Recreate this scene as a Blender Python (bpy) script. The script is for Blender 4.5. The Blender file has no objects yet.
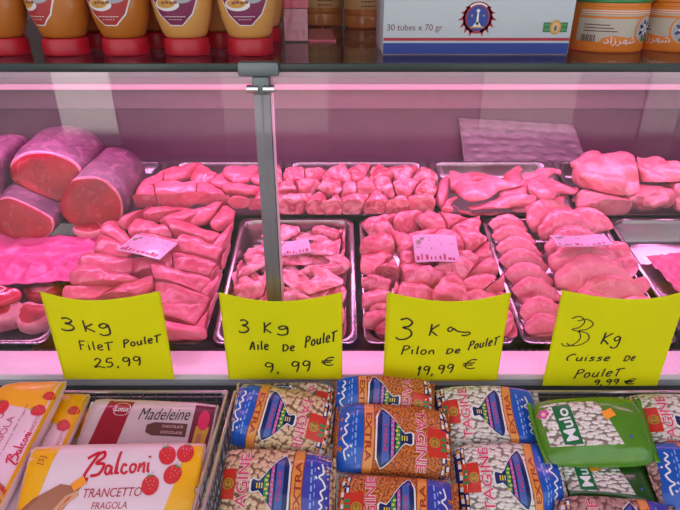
import bpy, bmesh, math, random
import numpy as np
from mathutils import Vector, Matrix, noise

# ------------------------------------------------------------------ camera, world, light, exposure
scene = bpy.context.scene
COL = scene.collection
R = math.radians
CAM = np.array((0.0, 0.0, 1.5))
PITCH = R(27.0)
FPX = 560.0
cam_data = bpy.data.cameras.new('camera')
cam_data.sensor_width = 36.0
cam_data.lens = FPX / 680.0 * 36.0
cam_data.clip_start = 0.02
cam = bpy.data.objects.new('camera', cam_data)
cam.location = CAM
cam.rotation_euler = (R(90) - PITCH, 0, 0)
COL.objects.link(cam)
scene.camera = cam

world = bpy.data.worlds.new('sky')
scene.world = world
world.use_nodes = True
world.node_tree.nodes['Background'].inputs['Color'].default_value = (0.86, 0.93, 1.0, 1)
world.node_tree.nodes['Background'].inputs['Strength'].default_value = 1.35

sun_data = bpy.data.lights.new('sun', 'SUN')
sun_data.energy = 24.0
sun_data.angle = R(1.0)
sun_data.color = (1.0, 0.95, 0.88)
sun = bpy.data.objects.new('sun', sun_data)
sun.rotation_euler = (R(-42), R(6), 0)          # from behind the shop: lights only the street
sun.location = (0, 3, 6)
COL.objects.link(sun)

PINK = (1.0, 0.32, 0.72)
def area_light(name, loc, rot, sx, sy, power, color):
    d = bpy.data.lights.new(name, 'AREA')
    d.shape = 'RECTANGLE'; d.size = sx; d.size_y = sy
    d.energy = power; d.color = color
    o = bpy.data.objects.new(name, d)
    o.location = loc; o.rotation_euler = rot
    COL.objects.link(o)
    return o
area_light('case_lamp_light', (0.0, 1.405, 1.246), (R(-14), 0, 0), 2.2, 0.04, 8.3, PINK)
area_light('shelf_strip_light', (0.0, 0.876, 1.352), (R(8), 0, 0), 2.2, 0.02, 5.0, PINK)

scene.view_settings.view_transform = 'Standard'
scene.view_settings.look = 'None'
scene.view_settings.gamma = 1.0
scene.view_settings.exposure = 0.0
scene.view_settings.use_curve_mapping = False
scene.cycles.use_denoising = True
scene.cycles.max_bounces = 10
scene.cycles.transparent_max_bounces = 16

# ------------------------------------------------------------------ geometry of the view
FWD = np.array((0, math.cos(PITCH), -math.sin(PITCH)))
UPV = np.array((0, math.sin(PITCH), math.cos(PITCH)))
RGT = np.array((1.0, 0, 0))
def ray(u, v):
    return FWD + RGT * ((u - 340) / FPX) + UPV * ((255 - v) / FPX)
def hit(u, v, p0, n):
    d = ray(u, v)
    return CAM + d * (np.dot(np.array(p0) - CAM, n) / np.dot(d, n))
def depth_at(p):
    return float(np.dot(np.array(p) - CAM, FWD))
TILT = R(11.86)
DO = np.array((0, 0.93, 0.821))
EX = np.array((1.0, 0, 0)); EY = np.array((0, math.cos(TILT), math.sin(TILT))); EZ = np.array((0, -math.sin(TILT), math.cos(TILT)))
def deck(x, s, h):
    return DO + EX * x + EY * s + EZ * h
def deck_hit(u, v, h):
    return hit(u, v, DO + EZ * h, EZ)

# ------------------------------------------------------------------ materials
MATS = {}
def _new(name):
    m = bpy.data.materials.new(name); m.use_nodes = True
    nt = m.node_tree
    return m, nt, nt.nodes['Principled BSDF']
def mat(name, col, rough=0.5, metal=0.0, var=0.06, scale=40.0, bump=0.0, coat=0.0, spec=0.5):
    if name in MATS: return MATS[name]
    m, nt, b = _new(name)
    tc = nt.nodes.new('ShaderNodeTexCoord'); nz = nt.nodes.new('ShaderNodeTexNoise')
    nz.inputs['Scale'].default_value = scale; nz.inputs['Detail'].default_value = 3
    nt.links.new(tc.outputs['Object'], nz.inputs['Vector'])
    mx = nt.nodes.new('ShaderNodeMix'); mx.data_type = 'RGBA'
    mx.inputs['A'].default_value = tuple(max(0, c * (1 - var)) for c in col) + (1,)
    mx.inputs['B'].default_value = tuple(min(1, c * (1 + var)) for c in col) + (1,)
    nt.links.new(nz.outputs['Fac'], mx.inputs['Factor'])
    nt.links.new(mx.outputs['Result'], b.inputs['Base Color'])
    b.inputs['Roughness'].default_value = rough; b.inputs['Metallic'].default_value = metal
    b.inputs['Coat Weight'].default_value = coat; b.inputs['Specular IOR Level'].default_value = spec
    if bump:
        bp = nt.nodes.new('ShaderNodeBump'); bp.inputs['Strength'].default_value = bump; bp.inputs['Distance'].default_value = 0.003
        nt.links.new(nz.outputs['Fac'], bp.inputs['Height']); nt.links.new(bp.outputs['Normal'], b.inputs['Normal'])
    MATS[name] = m
    return m
def ink(name, col, rough=0.35):
    return mat(name, col, rough, 0, 0.03, 200)

def glass_mat(name, tint, rough=0.0):
    m = bpy.data.materials.new(name); m.use_nodes = True
    nt = m.node_tree; nt.nodes.clear()
    out = nt.nodes.new('ShaderNodeOutputMaterial')
    tr = nt.nodes.new('ShaderNodeBsdfTransparent'); tr.inputs['Color'].default_value = tint + (1,)
    gl = nt.nodes.new('ShaderNodeBsdfGlossy'); gl.inputs['Roughness'].default_value = rough
    geo = nt.nodes.new('ShaderNodeNewGeometry')
    ior = nt.nodes.new('ShaderNodeMix'); ior.inputs['A'].default_value = 1.5; ior.inputs['B'].default_value = 1 / 1.5
    nt.links.new(geo.outputs['Backfacing'], ior.inputs['Factor'])
    fr = nt.nodes.new('ShaderNodeFresnel'); nt.links.new(ior.outputs['Result'], fr.inputs['IOR'])
    mx = nt.nodes.new('ShaderNodeMixShader')
    nt.links.new(fr.outputs['Fac'], mx.inputs['Fac'])
    nt.links.new(tr.outputs['BSDF'], mx.inputs[1]); nt.links.new(gl.outputs['BSDF'], mx.inputs[2])
    nt.links.new(mx.outputs['Shader'], out.inputs['Surface'])
    return m
def plastic_film(name, col, alpha, rough=0.2):
    """Coloured half clear plastic sheet."""
    m = bpy.data.materials.new(name); m.use_nodes = True
    nt = m.node_tree; b = nt.nodes['Principled BSDF']
    b.inputs['Base Color'].default_value = col + (1,); b.inputs['Roughness'].default_value = rough
    nz = nt.nodes.new('ShaderNodeTexNoise'); nz.inputs['Scale'].default_value = 25; nz.inputs['Detail'].default_value = 4
    bp = nt.nodes.new('ShaderNodeBump'); bp.inputs['Strength'].default_value = 0.25; bp.inputs['Distance'].default_value = 0.01
    tc = nt.nodes.new('ShaderNodeTexCoord'); nt.links.new(tc.outputs['Object'], nz.inputs['Vector'])
    nt.links.new(nz.outputs['Fac'], bp.inputs['Height']); nt.links.new(bp.outputs['Normal'], b.inputs['Normal'])
    tr = nt.nodes.new('ShaderNodeBsdfTransparent'); tr.inputs['Color'].default_value = col + (1,)
    mx = nt.nodes.new('ShaderNodeMixShader'); mx.inputs['Fac'].default_value = alpha
    nt.links.new(tr.outputs['BSDF'], mx.inputs[1]); nt.links.new(b.outputs['BSDF'], mx.inputs[2])
    nt.links.new(mx.outputs['Shader'], nt.nodes['Material Output'].inputs['Surface'])
    return m

def meat_mat(name, base, dark, pale, pale_amt=0.35, rough=0.33, streak=9.0, var=0.10, fat_hi=0.62):
    m, nt, b = _new(name)
    tc = nt.nodes.new('ShaderNodeTexCoord')
    inf = nt.nodes.new('ShaderNodeObjectInfo')
    off = nt.nodes.new('ShaderNodeVectorMath'); off.operation = 'SCALE'; off.inputs[0].default_value = (7.3, 3.1, 5.7)
    nt.links.new(inf.outputs['Random'], off.inputs['Scale'])
    add = nt.nodes.new('ShaderNodeVectorMath'); add.operation = 'ADD'
    nt.links.new(tc.outputs['Object'], add.inputs[0]); nt.links.new(off.outputs['Vector'], add.inputs[1])
    n1 = nt.nodes.new('ShaderNodeTexNoise'); n1.inputs['Scale'].default_value = 16; n1.inputs['Detail'].default_value = 4
    n2 = nt.nodes.new('ShaderNodeTexNoise'); n2.inputs['Scale'].default_value = 34; n2.inputs['Detail'].default_value = 6; n2.inputs['Distortion'].default_value = 1.2
    for n in (n1, n2): nt.links.new(add.outputs['Vector'], n.inputs['Vector'])
    r1 = nt.nodes.new('ShaderNodeValToRGB')
    r1.color_ramp.elements[0].position = 0.30; r1.color_ramp.elements[0].color = dark + (1,)
    r1.color_ramp.elements[1].position = 0.56; r1.color_ramp.elements[1].color = base + (1,)
    nt.links.new(n1.outputs['Fac'], r1.inputs['Fac'])
    r2 = nt.nodes.new('ShaderNodeValToRGB')
    r2.color_ramp.elements[0].position = fat_hi - 0.1; r2.color_ramp.elements[0].color = (0, 0, 0, 1)
    r2.color_ramp.elements[1].position = fat_hi + 0.08; r2.color_ramp.elements[1].color = (pale_amt,) * 3 + (1,)
    nt.links.new(n2.outputs['Fac'], r2.inputs['Fac'])
    mx = nt.nodes.new('ShaderNodeMix'); mx.data_type = 'RGBA'; mx.inputs['B'].default_value = pale + (1,)
    nt.links.new(r2.outputs['Color'], mx.inputs['Factor']); nt.links.new(r1.outputs['Color'], mx.inputs['A'])
    hsv = nt.nodes.new('ShaderNodeHueSaturation')
    mr = nt.nodes.new('ShaderNodeMapRange'); mr.inputs['To Min'].default_value = 1 - var; mr.inputs['To Max'].default_value = 1 + var
    nt.links.new(inf.outputs['Random'], mr.inputs['Value']); nt.links.new(mr.outputs['Result'], hsv.inputs['Value'])
    nt.links.new(mx.outputs['Result'], hsv.inputs['Color']); nt.links.new(hsv.outputs['Color'], b.inputs['Base Color'])
    b.inputs['Roughness'].default_value = rough
    b.inputs['Specular IOR Level'].default_value = 0.65
    b.inputs['Subsurface Weight'].default_value = 0.06
    b.inputs['Subsurface Radius'].default_value = (1.0, 0.35, 0.3); b.inputs['Subsurface Scale'].default_value = 0.006
    bp = nt.nodes.new('ShaderNodeBump'); bp.inputs['Strength'].default_value = 0.55; bp.inputs['Distance'].default_value = 0.004
    nt.links.new(n2.outputs['Fac'], bp.inputs['Height']); nt.links.new(bp.outputs['Normal'], b.inputs['Normal'])
    MATS[name] = m
    return m

def bean_mat(name, col_a, col_b, gap, scale, stretch=(1, 1)):
    """Dry beans packed behind clear film: Voronoi cells over the bag's own surface coordinates."""
    m, nt, b = _new(name)
    uv = nt.nodes.new('ShaderNodeUVMap'); uv.uv_map = 'UVMap'
    mp = nt.nodes.new('ShaderNodeMapping'); mp.inputs['Scale'].default_value = (stretch[0], stretch[1], 1)
    mp.inputs['Rotation'].default_value = (0, 0, 0.35)
    nt.links.new(uv.outputs['UV'], mp.inputs['Vector'])
    wn = nt.nodes.new('ShaderNodeTexNoise'); wn.inputs['Scale'].default_value = scale * 0.3
    nt.links.new(mp.outputs['Vector'], wn.inputs['Vector'])
    ad = nt.nodes.new('ShaderNodeMix'); ad.data_type = 'RGBA'; ad.blend_type = 'LINEAR_LIGHT'; ad.inputs['Factor'].default_value = 0.006 * 100 / scale
    nt.links.new(mp.outputs['Vector'], ad.inputs['A']); nt.links.new(wn.outputs['Color'], ad.inputs['B'])
    v1 = nt.nodes.new('ShaderNodeTexVoronoi'); v1.inputs['Scale'].default_value = scale; v1.voronoi_dimensions = '2D'
    v1.inputs['Randomness'].default_value = 0.8
    nt.links.new(ad.outputs['Result'], v1.inputs['Vector'])
    mx = nt.nodes.new('ShaderNodeMix'); mx.data_type = 'RGBA'
    mx.inputs['A'].default_value = col_a + (1,); mx.inputs['B'].default_value = col_b + (1,)
    sp = nt.nodes.new('ShaderNodeSeparateColor'); nt.links.new(v1.outputs['Color'], sp.inputs['Color'])
    nt.links.new(sp.outputs['Red'], mx.inputs['Factor'])
    r = nt.nodes.new('ShaderNodeMapRange'); r.interpolation_type = 'SMOOTHSTEP'
    r.inputs['From Min'].default_value = 0.62; r.inputs['From Max'].default_value = 0.40
    nt.links.new(v1.outputs['Distance'], r.inputs['Value'])
    hgt = nt.nodes.new('ShaderNodeMapRange'); hgt.inputs['From Min'].default_value = 0.7; hgt.inputs['From Max'].default_value = 0.0
    nt.links.new(v1.outputs['Distance'], hgt.inputs['Value'])
    m2 = nt.nodes.new('ShaderNodeMix'); m2.data_type = 'RGBA'; m2.inputs['A'].default_value = gap + (1,)
    nt.links.new(r.outputs['Result'], m2.inputs['Factor']); nt.links.new(mx.outputs['Result'], m2.inputs['B'])
    nt.links.new(m2.outputs['Result'], b.inputs['Base Color'])
    b.inputs['Roughness'].default_value = 0.35; b.inputs['Coat Weight'].default_value = 0.25; b.inputs['Coat Roughness'].default_value = 0.15
    bp = nt.nodes.new('ShaderNodeBump'); bp.inputs['Strength'].default_value = 0.8; bp.inputs['Distance'].default_value = 0.004
    nt.links.new(hgt.outputs['Result'], bp.inputs['Height']); nt.links.new(bp.outputs['Normal'], b.inputs['Normal'])
    MATS[name] = m
    return m

# ------------------------------------------------------------------ object helpers
def tag(o, label, cat, group=None, kind=None):
    if label: o['label'] = label
    if cat: o['category'] = cat
    if group: o['group'] = group
    if kind: o['kind'] = kind
    return o
def root(name, loc, label, cat, group=None):
    o = bpy.data.objects.new(name, None); COL.objects.link(o)
    o.location = loc; o.empty_display_size = 0.02
    return tag(o, label, cat, group)
def mesh_obj(name, V, F, mats, parent=None, loc=None, idx=None, uv=None, smooth=True, auto=None):
    """World space vertices in, one linked mesh object out."""
    V = np.asarray(V, float).reshape(-1, 3)
    if loc is None:
        loc = np.array(parent.location) if parent is not None else np.array(((V[:, 0].min() + V[:, 0].max()) / 2, (V[:, 1].min() + V[:, 1].max()) / 2, V[:, 2].min()))
    loc = np.array(loc)
    me = bpy.data.meshes.new(name)
    me.from_pydata((V - loc).tolist(), [], [list(f) for f in F])
    mats = mats if isinstance(mats, (list, tuple)) else [mats]
    for m in mats: me.materials.append(m)
    if idx is not None: me.polygons.foreach_set('material_index', np.asarray(idx, dtype=np.int32))
    if uv is not None:
        L = me.uv_layers.new(name='UVMap')
        li = np.zeros(len(me.loops), dtype=np.int32); me.loops.foreach_get('vertex_index', li)
        L.data.foreach_set('uv', np.asarray(uv, dtype=np.float32)[li].ravel())
    me.polygons.foreach_set('use_smooth', np.full(len(me.polygons), smooth))
    me.update()
    if smooth and auto:
        me.set_sharp_from_angle(angle=R(auto))
    o = bpy.data.objects.new(name, me); COL.objects.link(o)
    if parent is not None: o.parent = parent
    else: o.location = loc
    if parent is not None and np.abs(loc - np.array(parent.location)).max() > 1e-9:
        o.location = loc - np.array(parent.location)
    return o

class MB:
    """Collects boxes, bars, lathes and polygons into one mesh."""
    def __init__(s): s.V = []; s.F = []; s.I = []; s.m = 0
    def add(s, V, F, m=None):
        b = len(s.V); s.V += [tuple(map(float, v)) for v in V]
        for f in F: s.F.append(tuple(b + i for i in f)); s.I.append(s.m if m is None else m)
        return s
    def box(s, lo, hi, bev=0.0, m=None):
        bm = bmesh.new(); bmesh.ops.create_cube(bm, size=1)
        lo = np.array(lo, float); hi = np.array(hi, float)
        for v in bm.verts:
            for i in range(3): v.co[i] = lo[i] if v.co[i] < 0 else hi[i]
        if bev: bmesh.ops.bevel(bm, geom=bm.edges[:], offset=bev, segments=2, profile=0.5, affect='EDGES')
        bm.verts.ensure_lookup_table()
        s.add([v.co for v in bm.verts], [[v.index for v in f.verts] for f in bm.faces], m); bm.free()
        return s
    def tube(s, pts, r, n=8, m=None, closed=False):
        pts = [np.array(p, float) for p in pts]; V = []; F = []
        N = len(pts); up0 = None
        for i, p in enumerate(pts):
            t = pts[min(i + 1, N - 1)] - pts[max(i - 1, 0)]; t = t / (np.linalg.norm(t) + 1e-12)
            a = np.array((0, 0, 1.0)) if abs(t[2]) < 0.9 else np.array((1.0, 0, 0))
            a = np.cross(a, t); a /= np.linalg.norm(a); b = np.cross(t, a)
            for k in range(n):
                an = 2 * math.pi * k / n
                V.append(p + (a * math.cos(an) + b * math.sin(an)) * r)
        for i in range(N - 1):
            for k in range(n):
                F.append((i * n + k, i * n + (k + 1) % n, (i + 1) * n + (k + 1) % n, (i + 1) * n + k))
        F.append(tuple(range(n))[::-1]); F.append(tuple((N - 1) * n + k for k in range(n)))
        return s.add(V, F, m)
    def lathe(s, c, prof, n=40, sx=1.0, sy=1.0, m=None, cap=True):
        V = []; F = []
        for r, z in prof:
            for k in range(n):
                a = 2 * math.pi * k / n
                V.append((c[0] + r * sx * math.cos(a), c[1] + r * sy * math.sin(a), c[2] + z))
        for i in range(len(prof) - 1):
            for k in range(n): F.append((i * n + k, i * n + (k + 1) % n, (i + 1) * n + (k + 1) % n, (i + 1) * n + k))
        if cap: F.append(tuple(range(n))[::-1]); F.append(tuple((len(prof) - 1) * n + k for k in range(n)))
        return s.add(V, F, m)
    def build(s, name, mats, parent=None, smooth=True, auto=35, loc=None):
        return mesh_obj(name, s.V, s.F, mats, parent, loc=loc, idx=s.I, smooth=smooth, auto=auto)
def structure(o):
    o['kind'] = 'structure'
    return o

# ---- flat print: 2D shapes that are wrapped onto a surface
_text_cache = {}
def text2d(txt, bold=0.0, shear=0.0):
    k = (txt, bold, shear)
    if k in _text_cache: return _text_cache[k]
    c = bpy.data.curves.new('lettering', 'FONT'); c.body = txt; c.offset = bold; c.shear = shear
    c.resolution_u = 4
    o = bpy.data.objects.new('lettering', c); COL.objects.link(o)
    dg = bpy.context.evaluated_depsgraph_get(); me = o.evaluated_get(dg).to_mesh()
    V = np.array([v.co[:2] for v in me.vertices]); F = [tuple(p.vertices) for p in me.polygons]
    o.evaluated_get(dg).to_mesh_clear(); bpy.data.objects.remove(o); bpy.data.curves.remove(c)
    V -= V.min(0); V /= V[:, 1].max()
    _text_cache[k] = (V, F)
    return V, F
def place2d(sh, cx, cy, h=None, w=None, rot=0.0):
    """Centre a 2D shape (unit height) at cx, cy with height h (and width w), rotated."""
    V, F = sh
    V = V - (V.max(0) + V.min(0)) / 2
    ext = V.max(0) - V.min(0)
    if h is None: h = w * ext[1] / ext[0]
    if w is None: w = ext[0] / ext[1] * h
    V = V * np.array((w / ext[0], h / ext[1]))
    c, s_ = math.cos(rot), math.sin(rot)
    return (V @ np.array(((c, s_), (-s_, c))) + np.array((cx, cy)), F)
def poly(pts): return (np.array(pts, float), [tuple(range(len(pts)))])
def rect(x0, y0, x1, y1): return poly([(x0, y0), (x1, y0), (x1, y1), (x0, y1)])
def ell(cx, cy, rx, ry, n=24, rot=0.0):
    a = np.linspace(0, 2 * math.pi, n, endpoint=False)
    x = rx * np.cos(a); y = ry * np.sin(a)
    return poly(np.stack((cx + x * math.cos(rot) - y * math.sin(rot), cy + x * math.sin(rot) + y * math.cos(rot)), 1))
def catmull(P, k=5):
    P = [np.array(p, float) for p in P]
    if len(P) < 3: return P
    Q = [2 * P[0] - P[1]] + P + [2 * P[-1] - P[-2]]; out = []
    for i in range(1, len(Q) - 2):
        for j in range(k):
            t = j / k; a, b, c, d = Q[i - 1], Q[i], Q[i + 1], Q[i + 2]
            out.append(0.5 * ((2 * b) + (c - a) * t + (2 * a - 5 * b + 4 * c - d) * t * t + (3 * b - a - 3 * c + d) * t ** 3))
    return out + [P[-1]]
def ribbon(pts, w, k=5, taper=False):
    P = catmull(pts, k); n = len(P); V = []; F = []
    for i, p in enumerate(P):
        t = P[min(i + 1, n - 1)] - P[max(i - 1, 0)]; L = np.linalg.norm(t); t = t / L if L > 1e-9 else np.array((1.0, 0))
        ww = w * (1 - 0.6 * abs(2 * i / max(1, n - 1) - 1) ** 3) if taper else w
        nn = np.array((-t[1], t[0])) * ww / 2
        V += [p + nn, p - nn]
    for i in range(n - 1): F.append((2 * i, 2 * i + 1, 2 * i + 3, 2 * i + 2))
    return (np.array(V), F)
def wrap(shapes, step, fn):
    """Cut 2D shapes along a grid of the given step, then place every vertex with fn(xy array) -> world."""
    bm = bmesh.new()
    for V, F in shapes:
        vs = [bm.verts.new((p[0], p[1], 0)) for p in V]
        for f in F:
            try: bm.faces.new([vs[i] for i in f])
            except ValueError: pass
    if not bm.faces: bm.free(); return np.zeros((0, 3)), []
    xs = [v.co.x for v in bm.verts]; ys = [v.co.y for v in bm.verts]
    for ax, lo, hi in ((0, min(xs), max(xs)), (1, min(ys), max(ys))):
        for k in range(math.ceil(lo / step), math.floor(hi / step) + 1):
            no = (1, 0, 0) if ax == 0 else (0, 1, 0); co = (k * step, 0, 0) if ax == 0 else (0, k * step, 0)
            bmesh.ops.bisect_plane(bm, geom=bm.verts[:] + bm.edges[:] + bm.faces[:], dist=1e-7, plane_co=co, plane_no=no)
    for f in bm.faces:
        f.normal_update()
        if f.normal.z < 0: f.normal_flip()
    bm.verts.index_update()
    V = np.array([v.co[:2] for v in bm.verts]); F = [tuple(v.index for v in f.verts) for f in bm.faces]
    bm.free()
    return fn(V), F

# ---- handwriting: marker strokes, unit height, baseline 0
G = {
 '3': (0.62, [[(0.05, .9), (.3, 1), (.52, .86), (.42, .66), (.2, .56), (.48, .5), (.6, .28), (.42, .06), (.15, 0), (0, .08)]]),
 'k': (0.6, [[(0.05, 1), (.1, .5), (.14, 0)], [(.5, .72), (.14, .38), (.3, .25), (.58, .02)]]),
 'K': (0.66, [[(0.05, 1), (.1, .5), (.1, 0)], [(.55, 1), (.12, .48), (.35, .25), (.62, .02)]]),
 'g': (0.6, [[(.4, .66), (.2, .74), (.04, .56), (.16, .36), (.36, .44), (.42, .64), (.5, .2), (.48, -.18), (.2, -.28), (.02, -.12)]]),
 'G': (1.4, [[(.3, .66), (.12, .78), (.02, .6), (.14, .42), (.3, .52), (.34, .66), (.6, .42), (1.0, .3), (1.3, .26), (1.35, .1), (1.1, 0), (.9, .06)]]),
 'F': (0.5, [[(.05, 1), (.08, 0)], [(.02, .98), (.5, 1)], [(.06, .55), (.38, .58)]]),
 'i': (0.2, [[(.08, .6), (.12, 0)], [(.07, .93), (.1, .9)]]),
 'l': (0.24, [[(.1, 1), (.1, .5), (.14, 0)]]),
 'e': (0.46, [[(.04, .28), (.36, .4), (.3, .6), (.1, .56), (.04, .26), (.16, .02), (.42, .08)]]),
 't': (0.5, [[(.22, .8), (.22, .04), (.3, 0)], [(-.05, .78), (.62, .88)]]),
 'P': (0.52, [[(.08, 1), (.06, .5), (.02, -.1)], [(.0, .9), (.3, 1), (.5, .8), (.3, .55), (.06, .46)]]),
 'o': (0.44, [[(.28, .58), (.06, .46), (.06, .1), (.26, .02), (.4, .26), (.3, .54), (.2, .56)]]),
 'u': (0.5, [[(.06, .58), (.06, .16), (.22, .02), (.38, .2), (.42, .58), (.4, .2), (.5, .02)]]),
 'A': (0.6, [[(.02, 0), (.24, .72), (.36, .8), (.5, 0)], [(.1, .34), (.48, .34)]]),
 'D': (0.62, [[(.08, .78), (.08, 0)], [(.0, .8), (.4, .74), (.56, .4), (.36, .06), (.04, 0)]]),
 '9': (0.5, [[(.38, .9), (.14, .98), (.04, .7), (.2, .54), (.4, .7), (.42, .92), (.44, .4), (.36, 0)]]),
 '2': (0.6, [[(.04, .8), (.24, 1), (.44, .82), (.28, .42), (0, .04), (.3, .1), (.7, -.06)]]),
 '5': (0.5, [[(.12, .96), (.06, .56), (.34, .54), (.42, .24), (.22, 0), (.02, .08)], [(.12, .96), (.46, 1)]]),
 '1': (0.26, [[(.02, .7), (.16, 1), (.14, 0)]]),
 ',': (0.26, [[(.12, .1), (.08, -.16)]]),
 '€': (0.8, [[(.75, .9), (.45, .95), (.2, .6), (.22, .25), (.5, .05), (.78, .12)], [(0, .6), (.7, .62)], [(.02, .4), (.6, .42)]]),
 'C': (0.6, [[(.58, .98), (.3, .96), (.06, .6), (.06, .2), (.2, 0)]]),
 's': (0.44, [[(.4, .56), (.16, .6), (.1, .42), (.32, .3), (.34, .1), (.04, .02)]]),
 'n': (0.5, [[(.04, .5), (.06, .02)], [(.06, .36), (.26, .54), (.36, .3), (.42, .02)]]),
 'p': (0.5, [[(.1, .7), (.04, -.4)], [(.08, .6), (.3, .72), (.44, .46), (.26, .24), (.06, .28)]]),
 ' ': (0.4, []),
}
def script2d(txt, x, y, h, w_total, wid, slant=0.12, rise=0.0):
    """Strokes of txt fitted in width w_total with its baseline start at x, y."""
    adv = sum(G[c][0] + 0.16 for c in txt); sx = w_total / (adv * h); out = []; px = 0.0
    for c in txt:
        for st in G[c][1]:
            P = [((px + a + slant * b) * h * sx, b * h) for a, b in st]
            out.append(ribbon([(x + a, y + b + a * rise) for a, b in P], wid))
        px += G[c][0] + 0.16
    return out

# ------------------------------------------------------------------ soft things: shapes that press flat against each other where they touch
SOFT = []      # dicts: V (extent verts), extra (list of arrays to move too), k
def softclip(A, n, t, k):
    """Move points of A beyond the plane n.x = t back behind it, smoothly."""
    x = A @ n - t
    y = -k * np.logaddexp(0.0, -x / k)
    far = x < -8 * k
    d = np.where(far, 0.0, y - x)
    return A + d[:, None] * n[None, :]
_rs = np.random.RandomState(4)
_D = _rs.normal(size=(140, 3)); _D /= np.linalg.norm(_D, axis=1)[:, None]
def separate(items, k=0.0038, gap=0.0007, thr=-0.002):
    lo = [i['V'].min(0) for i in items]; hi = [i['V'].max(0) for i in items]
    for a in range(len(items)):
        for b in range(a + 1, len(items)):
            if np.any(np.minimum(hi[a], hi[b]) - np.maximum(lo[a], lo[b]) < -0.001): continue
            A = items[a]; B = items[b]
            ca = A['V'].mean(0); cb = B['V'].mean(0)
            Dv = np.vstack((_D, (cb - ca)[None] / (np.linalg.norm(cb - ca) + 1e-9), EZ[None], -EZ[None]))
            if 'dirs' in A: Dv = np.vstack((Dv, A['dirs'], -A['dirs']))
            pa = (A['V'] @ Dv.T).max(0); pb = (B['V'] @ Dv.T).min(0)
            pen = pa - pb
            ok = ((cb - ca) @ Dv.T) > 0
            pen = np.where(ok, pen, 9)
            lat = min(A.get('lat', 0.0), B.get('lat', 0.0))
            j = int(np.argmin(np.where(pen > 0, pen * (1 + lat * np.abs(Dv @ EZ)), pen)))
            if pen[j] <= thr: continue
            n = Dv[j]; w = A.get('w', 1.0) / (A.get('w', 1.0) + B.get('w', 1.0))
            t = pa[j] - max(pen[j], 0) * w
            for it, nn, tt in ((A, n, t - gap), (B, -n, -t - gap)):
                it['V'] = softclip(it['V'], nn, tt, min(k, A.get('k', 9), B.get('k', 9)))
                it['extra'] = [softclip(e, nn, tt + 0.0002, k) if len(e) else e for e in it.get('extra', [])]
            lo[a] = A['V'].min(0); hi[a] = A['V'].max(0); lo[b] = B['V'].min(0); hi[b] = B['V'].max(0)

# ------------------------------------------------------------------ the setting: an open shop front on a street
plaster = mat('plaster_brown', (0.22, 0.17, 0.16), 0.8, scale=6, bump=0.2)
pave = mat('paving', (0.42, 0.40, 0.37), 0.85, scale=8, var=0.15, bump=0.3)
roofm = mat('ceiling_paint', (0.35, 0.33, 0.32), 0.8)
facade = mat('facade_render', (0.13, 0.12, 0.13), 0.8, scale=5)
whitep = mat('white_paint', (0.82, 0.84, 0.84), 0.6)
greyp = mat('grey_paint', (0.34, 0.33, 0.34), 0.6)
structure(MB().box((-4, -4, -0.1), (4, 3.2, 0)).build('floor', pave))
structure(MB().box((-3.2, 2.5, 0), (3.2, 2.6, 3.0)).build('wall_back', plaster))
structure(MB().box((-3.3, -0.45, 0), (-3.2, 2.6, 3.0)).build('wall_left', plaster))
structure(MB().box((3.2, -0.45, 0), (3.3, 2.6, 3.0)).build('wall_right', plaster))
structure(MB().box((-3.4, -0.55, 3.0), (3.4, 2.7, 3.12)).build('ceiling', roofm))
structure(MB().box((-4, -3.4, 0), (4, -3.2, 2.6)).build('wall_street', facade))
structure(MB().box((-2.40, -3.2, 0.13), (-1.92, -3.15, 2.3), 0.004).build('reflected_panel_1', whitep))  # unseen white panel, added so the case glass mirrors a pale patch
structure(MB().box((-1.0, -3.2, 0.0), (-0.1, -3.16, 2.2), 0.004).build('reflected_panel_2', greyp))  # unseen grey panel, added as a fainter band in the glass reflection
structure(MB().box((1.2, -3.2, 0.0), (2.0, -3.16, 2.2), 0.004).build('reflected_panel_3', greyp))  # second unseen grey panel, also added for the reflection
structure(MB().box((2.6, -3.2, 0.0), (2.9, -3.16, 2.3), 0.004).build('reflected_strip_1', greyp))  # narrow unseen strip, added for one more reflected band

# ------------------------------------------------------------------ refrigerated display case
steel = mat('brushed_steel', (0.62, 0.60, 0.61), 0.38, 0.9, var=0.08, scale=60)
steel_tray = mat('tray_steel', (0.46, 0.44, 0.45), 0.27, 0.95, var=0.06, scale=30)
panelm = mat('case_panel', (0.21, 0.125, 0.165), 0.42, 0.25, var=0.12, scale=14)
panel2 = mat('case_upper_panel', (0.42, 0.31, 0.36), 0.5, 0.2, var=0.10, scale=40)
ledgem = mat('ledge_white', (0.86, 0.80, 0.83), 0.35, 0.0, var=0.04)
greyface = mat('grey_face', (0.36, 0.38, 0.42), 0.45, 0.3)
darkface = mat('dark_front_face', (0.05, 0.05, 0.055), 0.5)
darkm = mat('black_rail', (0.02, 0.018, 0.02), 0.5)
alum = mat('post_aluminium', (0.22, 0.225, 0.24), 0.45, 0.6)
clampm = mat('clamp_metal', (0.17, 0.20, 0.205), 0.4, 0.6)
chrome = mat('chrome', (0.8, 0.8, 0.82), 0.15, 1.0)
housing = mat('lamp_housing', (0.55, 0.52, 0.55), 0.5, 0.2)
edgeglass = mat('green_glass_edge', (0.012, 0.026, 0.024), 0.25, 0.0, var=0.15)
pane_glass = glass_mat('clear_glass', (0.97, 0.96, 0.965))
shelf_glass = glass_mat('tinted_shelf_glass', (0.60, 0.54, 0.55), 0.06)
tube_m = bpy.data.materials.new('pink_tube_light'); tube_m.use_nodes = True
_b = tube_m.node_tree.nodes['Principled BSDF']; _b.inputs['Base Color'].default_value = (0.9, 0.6, 0.75, 1)
_b.inputs['Emission Color'].default_value = (1.0, 0.42, 0.70, 1); _b.inputs['Emission Strength'].default_value = 0.30

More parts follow.
